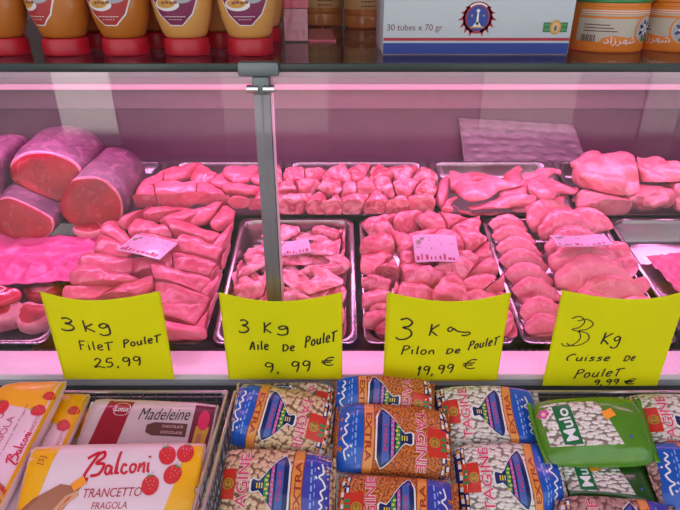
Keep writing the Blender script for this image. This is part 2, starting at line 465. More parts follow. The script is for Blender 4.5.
case = root('refrigerated_display_case', (0, 1.3, 0), 'glass fronted butcher display case with pink lamp, steel back and grey post', 'display case')
XW = 1.25
SH = 1.382       # glass shelf underside height is SH - .0115
MB().box((-XW, 0.84, 0.0), (XW, 1.76, 0.64), 0.004).build('cabinet_base', greyface, case)
MB().box((-XW, 0.842, 0.642), (XW, 0.86, 0.793), 0.001).build('front_face', darkface, case)
MB().box((-XW, 0.838, 0.7935), (XW, 0.86, 0.805), 0.001).build('ledge_trim', greyface, case)
MB().box((-XW, 0.838, 0.806), (XW, 0.912, 0.821), 0.003).build('ledge', ledgem, case)
g = MB().box((-XW, 0.913, 0.786), (XW, 0.926, 0.800))
for i in range(170):
    x = -XW + 0.01 + i * 0.0146
    g.box((x, 0.911, 0.800), (x + 0.0085, 0.9265, 0.8135))
g.build('air_grille', darkm, case)
a = [deck(-XW, -0.003, -0.085), deck(XW, -0.003, -0.085), deck(XW, 0.765, -0.085), deck(-XW, 0.765, -0.085)]
b = [deck(-XW, -0.003, -0.100), deck(XW, -0.003, -0.100), deck(XW, 0.765, -0.100), deck(-XW, 0.765, -0.100)]
MB().add(a + b, [(0, 1, 2, 3), (7, 6, 5, 4), (0, 4, 5, 1), (1, 5, 6, 2), (2, 6, 7, 3), (3, 7, 4, 0)]).build('deck_plate', darkm, case)
MB().box((-XW, 1.690, 0.82), (XW, 1.76, SH - 0.013)).build('back_panel', panelm, case)
MB().box((-XW, 1.665, 1.135), (XW, 1.689, 1.30), 0.002).build('upper_back_panel', panel2, case)
MB().box((-XW, 0.835, 0.70), (-XW + 0.02, 1.76, SH - 0.013)).build('end_panel', panelm, case)
MB().box((XW - 0.02, 0.835, 0.70), (XW, 1.76, SH - 0.013)).build('end_panel', panelm, case)
# glass: two panes meeting behind the post, and the shelf on top
XP = -0.1135
MB().box((-XW, 0.829, 0.8215), (XP - 0.001, 0.835, SH - 0.0125)).build('glass_pane', pane_glass, case)
MB().box((XP + 0.001, 0.829, 0.8215), (XW, 0.835, SH - 0.0125)).build('glass_pane', pane_glass, case)
MB().box((-XW, 0.832, SH - 0.0115), (XW, 1.62, SH), 0.0).build('glass_shelf', shelf_glass, case)
MB().box((-XW, 0.826, SH - 0.0117), (XW, 0.8318, SH + 0.0002), 0.001).build('shelf_edge', edgeglass, case)
# post with its clamp
MB().box((XP - 0.0145, 0.840, 0.822), (XP + 0.0105, 0.853, SH - 0.02), 0.002).build('support_post', alum, case)
pl = mat('acrylic_edge', (0.75, 0.42, 0.55), 0.2)
MB().box((XP + 0.0112, 0.840, 0.822), (XP + 0.0145, 0.852, SH - 0.02), 0.001).build('post_edge_strip', pl, case)
cl = MB().box((XP - 0.030, 0.812, SH - 0.016), (XP + 0.028, 0.828, SH + 0.004), 0.004)
cl.build('shelf_clamp', clampm, case)
cb = MB().box((XP - 0.011, 0.818, SH - 0.042), (XP + 0.013, 0.8285, SH - 0.0165), 0.003).build('clamp_bracket', clampm, case)
bo = MB()
for x in (XP - 0.019, XP + 0.004):
    bo.tube([(x, 0.819, SH - 0.0335), (x + 0.016, 0.819, SH - 0.0335)], 0.0055, 12)
bo.build('clamp_bolt', chrome, case)
# lamp housing with its tube
MB().box((-1.2, 1.335, 1.2635), (1.2, 1.45, 1.304), 0.003).build('lamp_housing', housing, case)
tb = MB().tube([(-1.2, 1.352, 1.2555), (1.2, 1.352, 1.2555)], 0.0075, 16)
tb.build('lamp_tube', tube_m, case)
MB().box((-1.2, 1.345, 1.3045), (1.2, 1.44, 1.312)).build('lamp_hanger', greyp, case)
for x in (-1.0, 1.0):
    MB().box((x - 0.01, 1.38, 1.3122), (x + 0.01, 1.40, SH - 0.012)).build('lamp_bracket', greyp, case)

MB().box((-1.2, 0.862, 1.356), (1.2, 0.890, SH - 0.0118), 0.002).build('strip_holder', housing, case)
MB().box((-1.2, 0.8535, 1.3655), (1.2, 0.8615, SH - 0.0125), 0.0008).build('strip_diffuser', tube_m, case)
# ------------------------------------------------------------------ steel trays
BX = [-0.915, -0.592, -0.270, 0.043, 0.366, 0.700, 1.035]
TR = {}
def rrect(x0, x1, s0, s1, r, n=5):
    out = []
    for cx, cy, a0 in ((x1 - r, s1 - r, 0), (x0 + r, s1 - r, 90), (x0 + r, s0 + r, 180), (x1 - r, s0 + r, 270)):
        for i in range(n + 1):
            a = R(a0 + 90 * i / n); out.append((cx + r * math.cos(a), cy + r * math.sin(a)))
    return out
def tray(key, x0, x1, s0, s1, dp, label, group):
    lip = 0.011
    loops = [(0, -0.004, 0.022), (0, 0.0, 0.022), (0.002, 0.0012, 0.021), (lip - 0.002, 0.0012, 0.03), (lip, -0.001, 0.03), (lip + 0.003, -0.012, 0.03),
             (lip + 0.012, -dp + 0.012, 0.03), (lip + 0.017, -dp + 0.004, 0.028), (lip + 0.025, -dp, 0.024)]
    V = []; F = []; n = 24
    for ins, h, r in loops:
        V += [deck(x, s, h) for x, s in rrect(x0 + ins, x1 - ins, s0 + ins, s1 - ins, r)]
    for i in range(len(loops) - 1):
        for k in range(n): F.append((i * n + k, i * n + (k + 1) % n, (i + 1) * n + (k + 1) % n, (i + 1) * n + k))
    F.append(tuple((len(loops) - 1) * n + k for k in range(n)))
    o = mesh_obj('steel_tray', V, F, steel_tray, auto=50)
    tag(o, label, 'tray', group)
    TR[key] = (x0, x1, s0, s1, dp)
gap = 0.0075
for key, i, dp, lab in (('steak', 0, 0.05, 'steel tray under the pink plastic sheet and cut beef'),
                        ('fillet', 1, 0.045, 'steel tray heaped with chicken fillets behind the Filet sign'),
                        ('wing', 2, 0.062, 'steel tray of chicken wings showing its empty back corner'),
                        ('drum', 3, 0.045, 'steel tray of chicken drumsticks behind the Pilon sign'),
                        ('leg', 4, 0.05, 'steel tray of folded chicken legs behind the Cuisse sign'),
                        ('empty', 5, 0.062, 'nearly empty steel tray with a pink sheet at its bottom')):
    tray(key, BX[i] + gap, BX[i + 1] - gap, 0.004, 0.447, dp, lab, 'front steel trays')
for key, x0, x1, dp, lab in (('roast', -1.12, -0.525, 0.03, 'steel tray under the beef roasts at the back'),
                             ('fillet2', -0.51, -0.175, 0.045, 'steel tray of fillets at the back beside the beef roasts'),
                             ('drum2', -0.165, 0.262, 0.045, 'steel tray of small drumsticks against the back wall'),
                             ('leg2', 0.272, 0.640, 0.045, 'steel tray with bright rim under long chicken legs at the back'),
                             ('bird', 0.650, 1.12, 0.045, 'steel tray under the whole chickens at the back')):
    tray(key, x0, x1, 0.462, 0.752, dp, lab, 'back steel trays')

# ------------------------------------------------------------------ meat
def union(spheres, voxel=0.05, it=5, subdiv=2):
    bm = bmesh.new()
    for c, r, rz in spheres:
        M_ = Matrix.Translation(c) @ Matrix.Rotation(rz, 4, 'Z') @ Matrix.Diagonal((r[0], r[1], r[2], 1))
        bmesh.ops.create_icosphere(bm, subdivisions=subdiv, radius=1, matrix=M_)
    me = bpy.data.meshes.new('shape'); bm.to_mesh(me); bm.free()
    o = bpy.data.objects.new('shape', me); COL.objects.link(o)
    md = o.modifiers.new('r', 'REMESH'); md.mode = 'VOXEL'; md.voxel_size = voxel
    ms = o.modifiers.new('s', 'SMOOTH'); ms.factor = 0.5; ms.iterations = it
    dg = bpy.context.evaluated_depsgraph_get(); ev = o.evaluated_get(dg); m2 = ev.to_mesh()
    V = np.array([v.co[:] for v in m2.vertices]); F = [tuple(p.vertices) for p in m2.polygons]
    ev.to_mesh_clear(); bpy.data.objects.remove(o); bpy.data.meshes.remove(me)
    V[:, 0] -= (V[:, 0].max() + V[:, 0].min()) / 2
    V /= (V[:, 0].max() - V[:, 0].min())
    V[:, 1] -= (V[:, 1].max() + V[:, 1].min()) / 2
    V[:, 2] -= (V[:, 2].max() + V[:, 2].min()) / 2
    return V, F
def chain(p, r, q, s, n=7, fz=1.0):
    out = []
    for i in range(n):
        t = i / (n - 1)
        c = [p[j] + (q[j] - p[j]) * t for j in range(3)]; rr = r + (s - r) * t
        out.append((c, (rr, rr, rr * fz), 0))
    return out
def E(x, y, z, a, b, c, rz=0): return ((x, y, z), (a, b, c), rz)
rnd = random.Random(7)
KIND = {}
def kinds(name, fn, n):
    KIND[name] = [fn(random.Random(100 + i)) for i in range(n)]
def k_fillet(r):
    j = lambda a: r.uniform(-a, a)
    sp = [E(-.12 + j(.04), 0, 0, .36, .235, .14, j(.15)), E(.2, .03 + j(.03), 0, .3, .17, .11, j(.25)), E(.02, -.15 + j(.03), .03, .34, .09, .085, .12 + j(.15)),
          E(-.3, .08, .0, .2, .17, .12, .5)]
    return union(sp, 0.038, 6)
def k_wing(r):
    j = lambda a: r.uniform(-a, a)
    e = (.46 + j(.05), .10 + j(.08), .02)
    sp = chain((-.14, -.04, 0), .21, (.2, .03, .02), .17, 5, .9) + chain((.2, .03, .02), .17, e, .13, 5, .95)
    w = (-.08 + j(.12), .42 + j(.06), .0)
    sp += chain(e, .14, (.25, .30, .04), .155, 4, .85) + chain((.25, .30, .04), .155, w, .10, 6, .85)
    sp += chain(w, .09, (w[0] - .26, w[1] - .14 + j(.1), .02), .055, 6, .85)
    sp += [E(.16, .17, -.02, .26, .18, .10, .9), E(-.2, -.08, .02, .17, .17, .15, .4), E(.47, .12, .06, .09, .08, .08)]
    return union(sp, 0.030, 3)
def k_drum(r):
    j = lambda a: r.uniform(-a, a)
    sp = chain((-.20, 0, 0), .30, (.08, .02, 0), .26, 5) + chain((.08, .02, 0), .25, (.42, .05 + j(.06), .02), .12, 6)
    sp += [E(.47, .07, .03, .09, .12, .105), E(-.28, .05, .02, .24, .27, .26, .3), E(-.08, -.19, .08, .30, .13, .17, .3 + j(.4)), E(-.1, .2, -.02, .26, .14, .18, j(.4)), E(.1, 0, .2, .2, .16, .08, j(.8))]
    return union(sp, 0.034, 4)
def k_leg(r):
    """A folded leg: thigh dome with the drumstick tucked along its front edge."""
    j = lambda a: r.uniform(-a, a)
    sp = []
    n = 9
    for i in range(n):
        t = i / (n - 1); x = -.44 + .88 * t
        y = .17 - .34 * (2 * t - 1) ** 2 * .55 + j(.01)
        rr = .20 * (1 - .45 * abs(2 * t - .85) ** 2.2)
        sp.append(E(x, y, .05, .13, max(.09, rr) * 1.12, max(.07, rr * .72)))
    sp += chain((.36, -.02, .0), .12, (-.1, -.18, .01), .125, 7, .85) + chain((-.1, -.18, .01), .12, (-.42, -.12 + j(.05), .0), .065, 6, .9)
    sp += [E(.05, .0, 0, .36, .16, .08), E(-.47, -.10, .0, .07, .075, .07)]
    return union(sp, 0.030, 5)
def k_longleg(r):
    j = lambda a: r.uniform(-a, a)
    sp = [E(-.25, 0, 0, .27, .19, .14, .2 + j(.2)), E(-.32, .1, .02, .18, .14, .11)]
    kx = (.08, .1 + j(.05), .02)
    sp += chain((-.15, 0, 0), .15, kx, .13, 5, .85) + chain(kx, .125, (.42, -.02 + j(.08), .03), .065, 7)
    sp += [E(.48, -.03, .04, .06, .07, .06), E(.53, -.0, .05, .04, .05, .04)]
    return union(sp, 0.030, 5)
def k_bird(r):
    j = lambda a: r.uniform(-a, a)
    sp = [E(0, 0, 0, .42, .30, .25), E(.16, .1, .12, .26, .15, .13, .1), E(.16, -.1, .12, .26, .15, .13, -.1), E(-.3, 0, .02, .2, .2, .18)]
    for s in (1, -1):
        sp += [E(-.14, .25 * s, .03, .22, .13, .16, .35 * s)]
        sp += chain((-.05, .27 * s, .06), .115, (-.42, .13 * s, .12), .06, 6) + [E(-.46, .12 * s, .13, .06, .06, .055)]
        sp += chain((.3, .24 * s, 0), .085, (.06, .36 * s, .03), .065, 5) + chain((.06, .36 * s, .03), .06, (.3, .36 * s, -.02), .045, 5)
    sp += [E(.44, 0, 0, .1, .1, .08)]
    return union(sp, 0.024, 3)
kinds('fillet', k_fillet, 6); kinds('wing', k_wing, 7); kinds('drum', k_drum, 6); kinds('leg', k_leg, 6); kinds('longleg', k_longleg, 4); kinds('bird', k_bird, 3)

m_fillet = meat_mat('chicken_breast_flesh', (0.72, 0.165, 0.235), (0.52, 0.075, 0.12), (0.90, 0.42, 0.48), 0.35, 0.22)
m_wing = meat_mat('wing_skin', (0.80, 0.23, 0.30), (0.44, 0.035, 0.07), (0.97, 0.58, 0.62), 0.8, 0.26, fat_hi=0.53)
m_drum = meat_mat('drumstick_skin', (0.76, 0.19, 0.26), (0.46, 0.055, 0.09), (0.94, 0.48, 0.53), 0.55, 0.24, fat_hi=0.57)
m_drum2 = meat_mat('small_drumstick_skin', (0.70, 0.18, 0.24), (0.34, 0.03, 0.045), (0.94, 0.54, 0.56), 0.7, 0.24, fat_hi=0.54)
m_leg = meat_mat('leg_skin', (0.80, 0.24, 0.31), (0.62, 0.12, 0.17), (0.94, 0.50, 0.53), 0.4, 0.26)
m_bird = meat_mat('whole_chicken_skin', (0.70, 0.27, 0.30), (0.54, 0.14, 0.17), (0.88, 0.50, 0.50), 0.45, 0.32)

def disp(V, amp, freq, seed):
    off = Vector((seed * 3.7, seed * 1.3, seed * 2.1)); out = V.copy()
    c = V.mean(0)
    for i, v in enumerate(V):
        q = Vector(v) * freq + off
        d = noise.noise(q) * amp + noise.noise(q * 2.7) * amp * 0.4
        w = v - c; L = np.linalg.norm(w) + 1e-6
        out[i] = v + w / L * d
    return out
ORD = ['first', 'second', 'third', 'fourth', 'fifth', 'sixth', 'seventh', 'eighth', 'ninth', 'tenth', 'eleventh', 'twelfth']
MEAT = []
_seed = [0]
def rotm(yaw, pit, rol):
    return np.array((Matrix.Rotation(yaw, 3, 'Z') @ Matrix.Rotation(pit, 3, 'Y') @ Matrix.Rotation(rol, 3, 'X')))
def meat(kind, u, v, Lpx, ang, h, name, label, cat, group, material, tr, flat=1.0, wide=1.0, roll=None, pit=None, amp=0.02, k=0.0025):
    _seed[0] += 1
    r = random.Random(_seed[0])
    p = deck_hit(u, v, h); d = depth_at(p); L = Lpx * d / FPX
    ks = KIND[kind]; V, F = ks[_seed[0] % len(ks)]
    V = disp(V, amp, 5.0, _seed[0]) * np.array((1, wide * r.uniform(.95, 1.05), flat)) * L
    M_ = rotm(R(ang), R(r.uniform(-11, 11) if pit is None else pit), R(r.uniform(-22, 22) if roll is None else roll))
    if kind == 'fillet': M_ = rotm(R(r.uniform(-13, 13)), 0, 0) @ M_
    V = V @ M_.T
    W = p + V[:, :1] * EX + V[:, 1:2] * EY + V[:, 2:3] * EZ
    MEAT.append(dict(V=W, F=F, name=name, label=label, cat=cat, group=group, mat=material, tr=tr, w=1.0, k={'fillet': .0016, 'fillet2': .002, 'leg': .003, 'bird': .003}.get(tr, 9), lat={'fillet': 1.5, 'fillet2': 1.2, 'bird': .4, 'leg2': .3}.get(tr, 0.3)))
SCALE = {'fillet': 1.16, 'fillet2': 1.2, 'wing': 1.25, 'drum': 1.12, 'drum2': 1.06}
RISE = {'fillet2': 0.034, 'drum2': 0.018, 'fillet': 0.010, 'wing': 0.0, 'drum': 0.002}
def rows(kind, tr, lst, name, what, cat, group, material, rowref, sideref, h, flat=1.0, wide=1.0, amp=0.02, names=None):
    """lst: rows back to front; every row a list of (u, v, length px, angle[, dh, roll])."""
    n = len(lst)
    for i, row in enumerate(lst):
        rn = 'back row' if i == 0 else ('front row' if i == n - 1 else ORD[i] + ' row from the back')
        for j, it in enumerate(sorted(row)):
            u, v, L, a = it[:4]; dh = it[4] if len(it) > 4 else 0; ro = it[5] if len(it) > 5 else None
            lab = f'{what}, {rn}, {ORD[j]} from the {sideref}'
            meat(kind, u, v, L * SCALE.get(tr, 1), a, h + dh * (.6 if 'fillet' in tr else 1) + RISE.get(tr, 0), name, lab, cat, group, material, tr, flat, wide, ro, None, amp)

# chicken fillets (tray behind the first sign, and the tray behind it)
rows('fillet', 'fillet', [
    [(146, 218, 46, 62, .022), (168, 214, 46, 35, .032), (190, 219, 50, 24, .026), (208, 212, 42, 60, .034), (226, 218, 40, 75, .026)],
    [(118, 238, 46, -38, .006), (150, 234, 58, -14, .02), (192, 235, 60, -14, .026), (226, 238, 40, 65, .016)],
    [(112, 249, 46, -28, .0), (158, 247, 52, -20, .018), (198, 252, 60, -12, .024), (227, 256, 38, 70, .012)],
    [(108, 267, 60, -10, .012), (153, 267, 48, 12, .02), (194, 268, 58, -18, .018), (222, 271, 36, 72, .012)],
    [(105, 281, 66, -6, .02), (176, 283, 66, -13, .026), (213, 286, 38, 64, .014)],
    [(88, 295, 50, 8, .012), (131, 294, 62, 18, .022), (180, 299, 58, -16, .018), (211, 304, 36, 66, .008)],
    [(84, 312, 52, 14, .0), (136, 312, 62, -12, .008), (184, 316, 54, 20, .012), (208, 321, 34, 70, .004)],
    [(108, 329, 60, -4, -.005), (178, 331, 62, -18, .0)],
], 'raw_chicken_fillet', 'smooth pink chicken fillet', 'chicken fillet', 'chicken fillets in the front tray', m_fillet, '', 'beef tray', 0.012, 1.1, 1.0, 0.02)
rows('fillet', 'fillet2', [
    [(158, 184, 40, 40, .022), (180, 174, 42, 12, .03), (203, 177, 30, -30, .026), (224, 180, 28, 60, .012), (243, 175, 32, 8, .03), (262, 178, 24, 60, .012)],
    [(145, 203, 46, 65, .02), (176, 193, 46, 20, .034), (207, 192, 34, -35, .028), (243, 191, 36, 10, .028), (263, 195, 26, 70, .01)],
    [(186, 207, 44, 35, .026), (216, 208, 34, 50, .02), (243, 207, 32, -20, .012), (261, 207, 26, 50, .005)],
], 'raw_chicken_fillet', 'thick chicken fillet beside the roasts', 'chicken fillet', 'chicken fillets in the back tray', m_fillet, '', 'beef', 0.012, 1.2, 1.35, 0.02)
# wings
rows('wing', 'wing', [
    [(281, 236, 34, 20), (300, 233, 32, 160), (317, 236, 36, 60), (334, 235, 32, -40), (346, 241, 30, 100)],
    [(255, 255, 30, 15), (276, 251, 34, 200, -.005), (300, 250, 32, 80), (318, 250, 38, -30, .01), (337, 249, 36, 45, .006), (351, 258, 30, 120)],
    [(230, 275, 36, 70), (249, 268, 40, 15, .006), (271, 265, 36, 150), (292, 264, 36, -20, .004), (312, 263, 38, 40, .006), (330, 267, 44, -25, .014), (350, 272, 34, 90)],
    [(238, 288, 40, 10, .004), (261, 279, 36, -60), (280, 281, 38, 30, .008), (299, 280, 40, 120, .006), (321, 282, 42, 10, .01), (343, 286, 38, 70)],
    [(224, 300, 36, -20), (246, 300, 40, 190, .002), (268, 296, 38, 60), (290, 296, 40, -15, .006), (312, 297, 42, 35, .004), (334, 298, 40, 140), (352, 299, 32, 80)],
    [(219, 318, 38, 30), (244, 318, 40, 0), (272, 316, 40, 170), (300, 316, 42, 40), (328, 316, 40, -30), (350, 318, 34, 70)],
], 'raw_chicken_wing', 'knobbly pink chicken wing', 'chicken wing', 'chicken wings in the tray behind the Aile sign', m_wing, '', 'fillets', -0.022, 1.0, 1.0, 0.05)
# drumsticks
rows('drum', 'drum', [
    [(375, 229, 38, 150), (391, 224, 36, 30), (412, 222, 42, 10, .006), (432, 223, 40, 170, .004), (452, 224, 40, -15), (471, 229, 38, 40)],
    [(374, 249, 46, 195, .004), (403, 247, 44, 120, .012), (424, 241, 40, 20), (446, 242, 42, 160), (470, 243, 44, -20, .006), (484, 254, 40, 60)],
    [(372, 268, 48, 185), (393, 272, 50, 60, .008), (417, 262, 46, 10, .0), (436, 262, 40, 200), (458, 262, 44, 170), (480, 273, 46, 200, .004)],
    [(377, 288, 46, 160), (394, 293, 36, 80), (420, 279, 50, 0, .01), (451, 273, 48, 175, .014), (474, 287, 46, 190, .0), (496, 290, 50, 185, .004)],
    [(371, 305, 46, 200), (392, 309, 44, 20), (417, 298, 52, -8, .008), (451, 292, 50, 75, .016), (481, 305, 50, 150), (508, 307, 44, 95)],
    [(373, 325, 48, 180), (402, 326, 50, 15), (434, 322, 52, 165), (466, 322, 50, 5), (496, 326, 52, 190), (514, 328, 38, 90, -.005)],
], 'raw_chicken_drumstick', 'plump pink drumstick behind the Pilon sign', 'drumstick', 'drumsticks in the front tray', m_drum, '', 'wings', 0.002, 1.0, 1.05, 0.03)
rows('drum', 'drum2', [
    [(276, 178, 32, 80), (294, 178, 34, 200), (315, 178, 34, 20), (337, 178, 36, 170), (359, 176, 34, 40), (380, 176, 34, 95), (403, 177, 36, 20), (424, 178, 32, 80)],
    [(272, 193, 30, 90), (289, 192, 34, 80, .008), (309, 190, 36, 10, .01), (330, 190, 32, -60, .006), (348, 192, 32, 100, .008), (366, 190, 34, 80, .012), (387, 191, 34, -60, .008), (407, 191, 36, 30, .01), (427, 191, 34, 60, .004)],
    [(276, 205, 32, 20), (297, 205, 38, 25, .006), (318, 204, 32, 80, .006), (336, 206, 32, 60, .004), (355, 205, 36, 30, .006), (378, 206, 36, 80, .006), (401, 208, 36, 60, .004), (424, 206, 38, 30, .004)],
], 'raw_chicken_drumstick', 'small drumstick at the back wall', 'drumstick', 'small drumsticks in the back tray', m_drum2, '', 'post', 0.010, 1.15, 1.3, 0.02)
# folded legs: a column of seven and a column of bigger ones
col_a = [(507, 226, 42, -6), (512, 239, 46, -6), (517, 251, 50, -5), (522, 264, 52, -4), (527, 278, 52, -3), (535, 293, 52, -6), (541, 313, 52, 8), (546, 330, 52, 0)]
for i, (u, v, L, a_) in enumerate(col_a):
    meat('leg', u, v, L, a_, 0.004, 'raw_chicken_thigh', f'folded chicken leg, {ORD[i]} from the back in the column beside the drumsticks', 'chicken leg', 'folded legs beside the drumstick tray', m_leg, 'leg', 1.0, 1.1, 34, 0, 0.02)
col_b = [(550, 212, 66, 30, .024), (566, 226, 62, 12, .024), (588, 222, 54, -8, .016), (576, 244, 66, 8, .022), (585, 259, 74, -4, .03), (596, 277, 80, -8, .026), (619, 255, 46, -30, .005), (634, 270, 44, -40, .0), (613, 295, 72, -6, .012), (646, 291, 46, -25, -.002), (592, 312, 72, 4, .006), (640, 314, 60, -10, -.004)]
for i, (u, v, L, a_, dh) in enumerate(col_b):
    meat('leg', u, v, L, a_, dh, 'raw_chicken_thigh', f'large folded chicken leg behind the Cuisse sign, {ORD[i]} counting from the back wall', 'chicken leg', 'large folded legs behind the Cuisse sign', m_leg, 'leg', 1.0, 1.05, 28, 0, 0.02)
lg = [(447, 192, 54, 75, .012, 'broad chicken leg against the rim next to the small drumsticks'), (464, 205, 46, 100, .01, 'flat chicken leg lying just in front of the broad one'), (492, 192, 72, 18, .026, 'long chicken leg lying across the middle of the back tray'),
      (503, 208, 66, 10, .012, 'long chicken leg along the front edge of the back tray'), (517, 180, 48, 75, .02, 'chicken leg with its bone end pointing up at the back'), (542, 178, 46, 35, .026, 'chicken leg topmost of the heap by the crinkled plastic'),
      (552, 192, 56, 20, .026, 'chicken leg on the heap beside the whole chickens'), (536, 205, 48, -20, .01, 'chicken leg low on the heap above the folded legs'), (560, 206, 40, 70, .004, 'short chicken leg against the tray of whole chickens'), (470, 182, 50, 10, .004, 'chicken leg lying behind the long one under the bright rim'),
      (481, 212, 46, -12, .008, 'chicken leg low at the front edge above the drumstick tray'), (524, 190, 50, 40, .03, 'chicken leg lying on the middle of the long leg heap'), (447, 208, 40, 60, .006, 'short chicken leg in the front corner by the small drumsticks')]
for u, v, L, a_, dh, lab in lg:
    meat('longleg', u, v, L * 1.06, a_, dh + 0.012, 'raw_chicken_quarter', lab, 'chicken leg', 'long legs in the back tray', m_leg, 'leg2', 1.25, 1.4, None, None, 0.02)
bd = [(608, 176, 74, 8, .045, 'whole pale chicken on top of the pile in the back tray'), (600, 203, 58, 150, .015, 'whole chicken at the front next to the long legs'), (645, 196, 58, 205, .02, 'whole chicken in the middle with its back to the glass'),
      (662, 177, 58, -20, .05, 'whole chicken raised at the back beside the pale topmost one'), (688, 196, 62, 160, .02, 'whole chicken at the far end of the case, cut off by the picture edge')]
for u, v, L, a_, dh, lab in bd:
    meat('bird', u, v, L * 1.04, a_, dh + .008, 'whole_raw_chicken', lab, 'chicken', 'whole chickens', m_bird, 'bird', 1.12, 1.1, None, None, 0.02)

# beef roasts: a trimmed cylinder of meat with a cut face
m_roast = meat_mat('roast_membrane', (0.13, 0.055, 0.09), (0.07, 0.03, 0.055), (0.34, 0.18, 0.25), 0.45, 0.5, fat_hi=0.58)
m_beef = meat_mat('cut_beef', (0.46, 0.010, 0.026), (0.26, 0.006, 0.014), (0.70, 0.18, 0.20), 0.5, 0.45, fat_hi=0.66)
m_fat = meat_mat('beef_fat', (0.76, 0.30, 0.36), (0.50, 0.10, 0.14), (0.92, 0.56, 0.56), 0.5, 0.36)
def roast(u, v, ax, az, rot, yaw, L, h, label):
    """ax, az: half sizes of the face in px."""
    p = deck_hit(u, v, h); d = depth_at(p); a = ax * d / FPX; c = az * d / FPX
    dirv = np.array((math.sin(R(yaw)), math.cos(R(yaw)), 0.20)); dirv /= np.linalg.norm(dirv)
    side = np.cross(dirv, (0, 0, 1.0)); side /= np.linalg.norm(side); up = np.cross(side, dirv)
    s2 = side * math.cos(R(rot)) + up * math.sin(R(rot)); u2 = -side * math.sin(R(rot)) + up * math.cos(R(rot))
    n = 40; V = []; F = []; st = []
    for i in range(15):
        t = i / 14; x = L * t
        sc = 1.0 if t < .7 else math.sqrt(max(0.0, 1 - ((t - .7) / .3) ** 2)) * .93 + .07
        sc *= 1 + .04 * math.sin(7 * t)
        if i == 0: sc *= 0.975
        st.append((x, sc))
    for x, sc in st:
        for k in range(n):
            an = 2 * math.pi * k / n
            nz = 1 + 0.05 * noise.noise(Vector((math.cos(an) * 1.5, math.sin(an) * 1.5, x * 9 + u)))
            q = p + dirv * x + s2 * (a * sc * nz * math.cos(an)) + u2 * (c * sc * nz * math.sin(an) * (1 + .12 * math.cos(an)))
            slant = 0.42 * max(0.0, 1 - x / (L * .75))
            V.append(q + dirv * slant * (c * sc * nz * math.sin(an)))
    for i in range(len(st) - 1):
        for k in range(n): F.append((i * n + k, i * n + (k + 1) % n, (i + 1) * n + (k + 1) % n, (i + 1) * n + k))
    F.append(tuple((len(st) - 1) * n + k for k in range(n)))
    V = np.array(V)
    base = V[:, 2].min()
    ring0 = V[:n]; ctr = ring0.mean(0)
    # fat rim then red face, slightly domed
    FV = []; FF = []; I = []
    for j, (sc, bulge) in enumerate(((1.0, 0.0), (0.992, 0.003), (0.968, 0.0055), (0.94, 0.0065), (0.6, 0.008), (0.3, 0.009))):
        for k in range(n):
            wob = 1 - (0.05 * (0.5 + noise.noise(Vector((k * .35, j * .8, u * .1)))) if j in (2, 3) else 0)
            FV.append(ctr + (ring0[k] - ctr) * sc * wob - dirv * bulge)
    FV.append(ctr - dirv * .009)
    for j in range(5):
        for k in range(n):
            FF.append((j * n + (k + 1) % n, j * n + k, (j + 1) * n + k, (j + 1) * n + (k + 1) % n)); I.append(0 if j < 2 else 1)
    for k in range(n): FF.append((5 * n + (k + 1) % n, 5 * n + k, 6 * n)); I.append(1)
    MEAT.append(dict(V=V, F=F, name='beef_roast', label=label, cat='beef roast', group='beef roasts', mat=m_roast, tr='roast', w=1.0, extra=[np.array(FV)],
                     parts=[('cut_face', FF, [m_fat, m_beef], I, 'red cut face with a pale fat rim')]))
roast(47, 179, 40, 27, -14, 0, 0.215, 0.112, 'big beef roast on top of the two others, red cut face to the glass')
roast(90, 206, 35, 26, -14, 4, 0.225, 0.068, 'beef roast lying against the chicken fillets, dull purple skin')
roast(22, 220, 34, 22, -6, 2, 0.22, 0.056, 'beef roast at the bottom under the big one')
roast(-20, 188, 34, 27, 5, 2, 0.21, 0.11, 'beef roast at the picture edge, mostly cut off')

# ---- press the meat against itself and its trays
for it in MEAT:
    x0, x1, s0, s1, dp = TR[it['tr']]
    it['lim'] = (x0, x1, s0, s1, dp)
def tray_fit(P, lim, slack):
    x0, x1, s0, s1, dp = lim
    Q = P - DO; x = Q @ EX; s = Q @ EY; h = Q @ EZ
    h2 = -dp + 0.0015 + 0.004 * np.logaddexp(0, (h + dp - 0.0015) / 0.004)
    t = np.clip((h2 + dp) / dp, 0, 1)
    ins = 0.034 * (1 - t) + 0.0185 * t
    up = np.clip((h2 - 0.002) / 0.012, 0, 1)
    ins = ins * (1 - up) + slack * up
    k = 0.004
    lo = x0 + ins; hi = x1 - ins
    x = lo + k * np.logaddexp(0, (x - lo) / k); x = hi - k * np.logaddexp(0, (hi - x) / k)
    lo = s0 + ins; hi = s1 - ins
    s = lo + k * np.logaddexp(0, (s - lo) / k); s = hi - k * np.logaddexp(0, (hi - s) / k)
    return DO + x[:, None] * EX + s[:, None] * EY + h2[:, None] * EZ
for it in MEAT:
    sl = {'roast': -0.25, 'leg': -0.006, 'fillet': -0.012, 'fillet2': -0.026, 'bird': -0.03, 'leg2': -0.03, 'drum2': -0.022, 'drum': -0.006}.get(it['tr'], 0.0)
    if it['tr'] == 'roast':
        h = (it['V'] - DO) @ EZ
        lift = max(0.0, 0.003 - h.min())
        it['V'] = it['V'] + EZ * lift; it['extra'] = [e + EZ * lift for e in it['extra']]
        continue
    it['V'] = tray_fit(it['V'], it['lim'], sl)
separate(MEAT, k=0.0042, gap=0.0008)
for it in MEAT:
    if it['tr'] != 'roast': it['V'] = tray_fit(it['V'], it['lim'], {'fillet': -.012, 'fillet2': -.026, 'leg': -.008, 'bird': -.03, 'leg2': -.03, 'drum2': -.022, 'drum': -.006}.get(it['tr'], 0.0))
separate(MEAT, k=0.0015, gap=0.0004, thr=0.0)
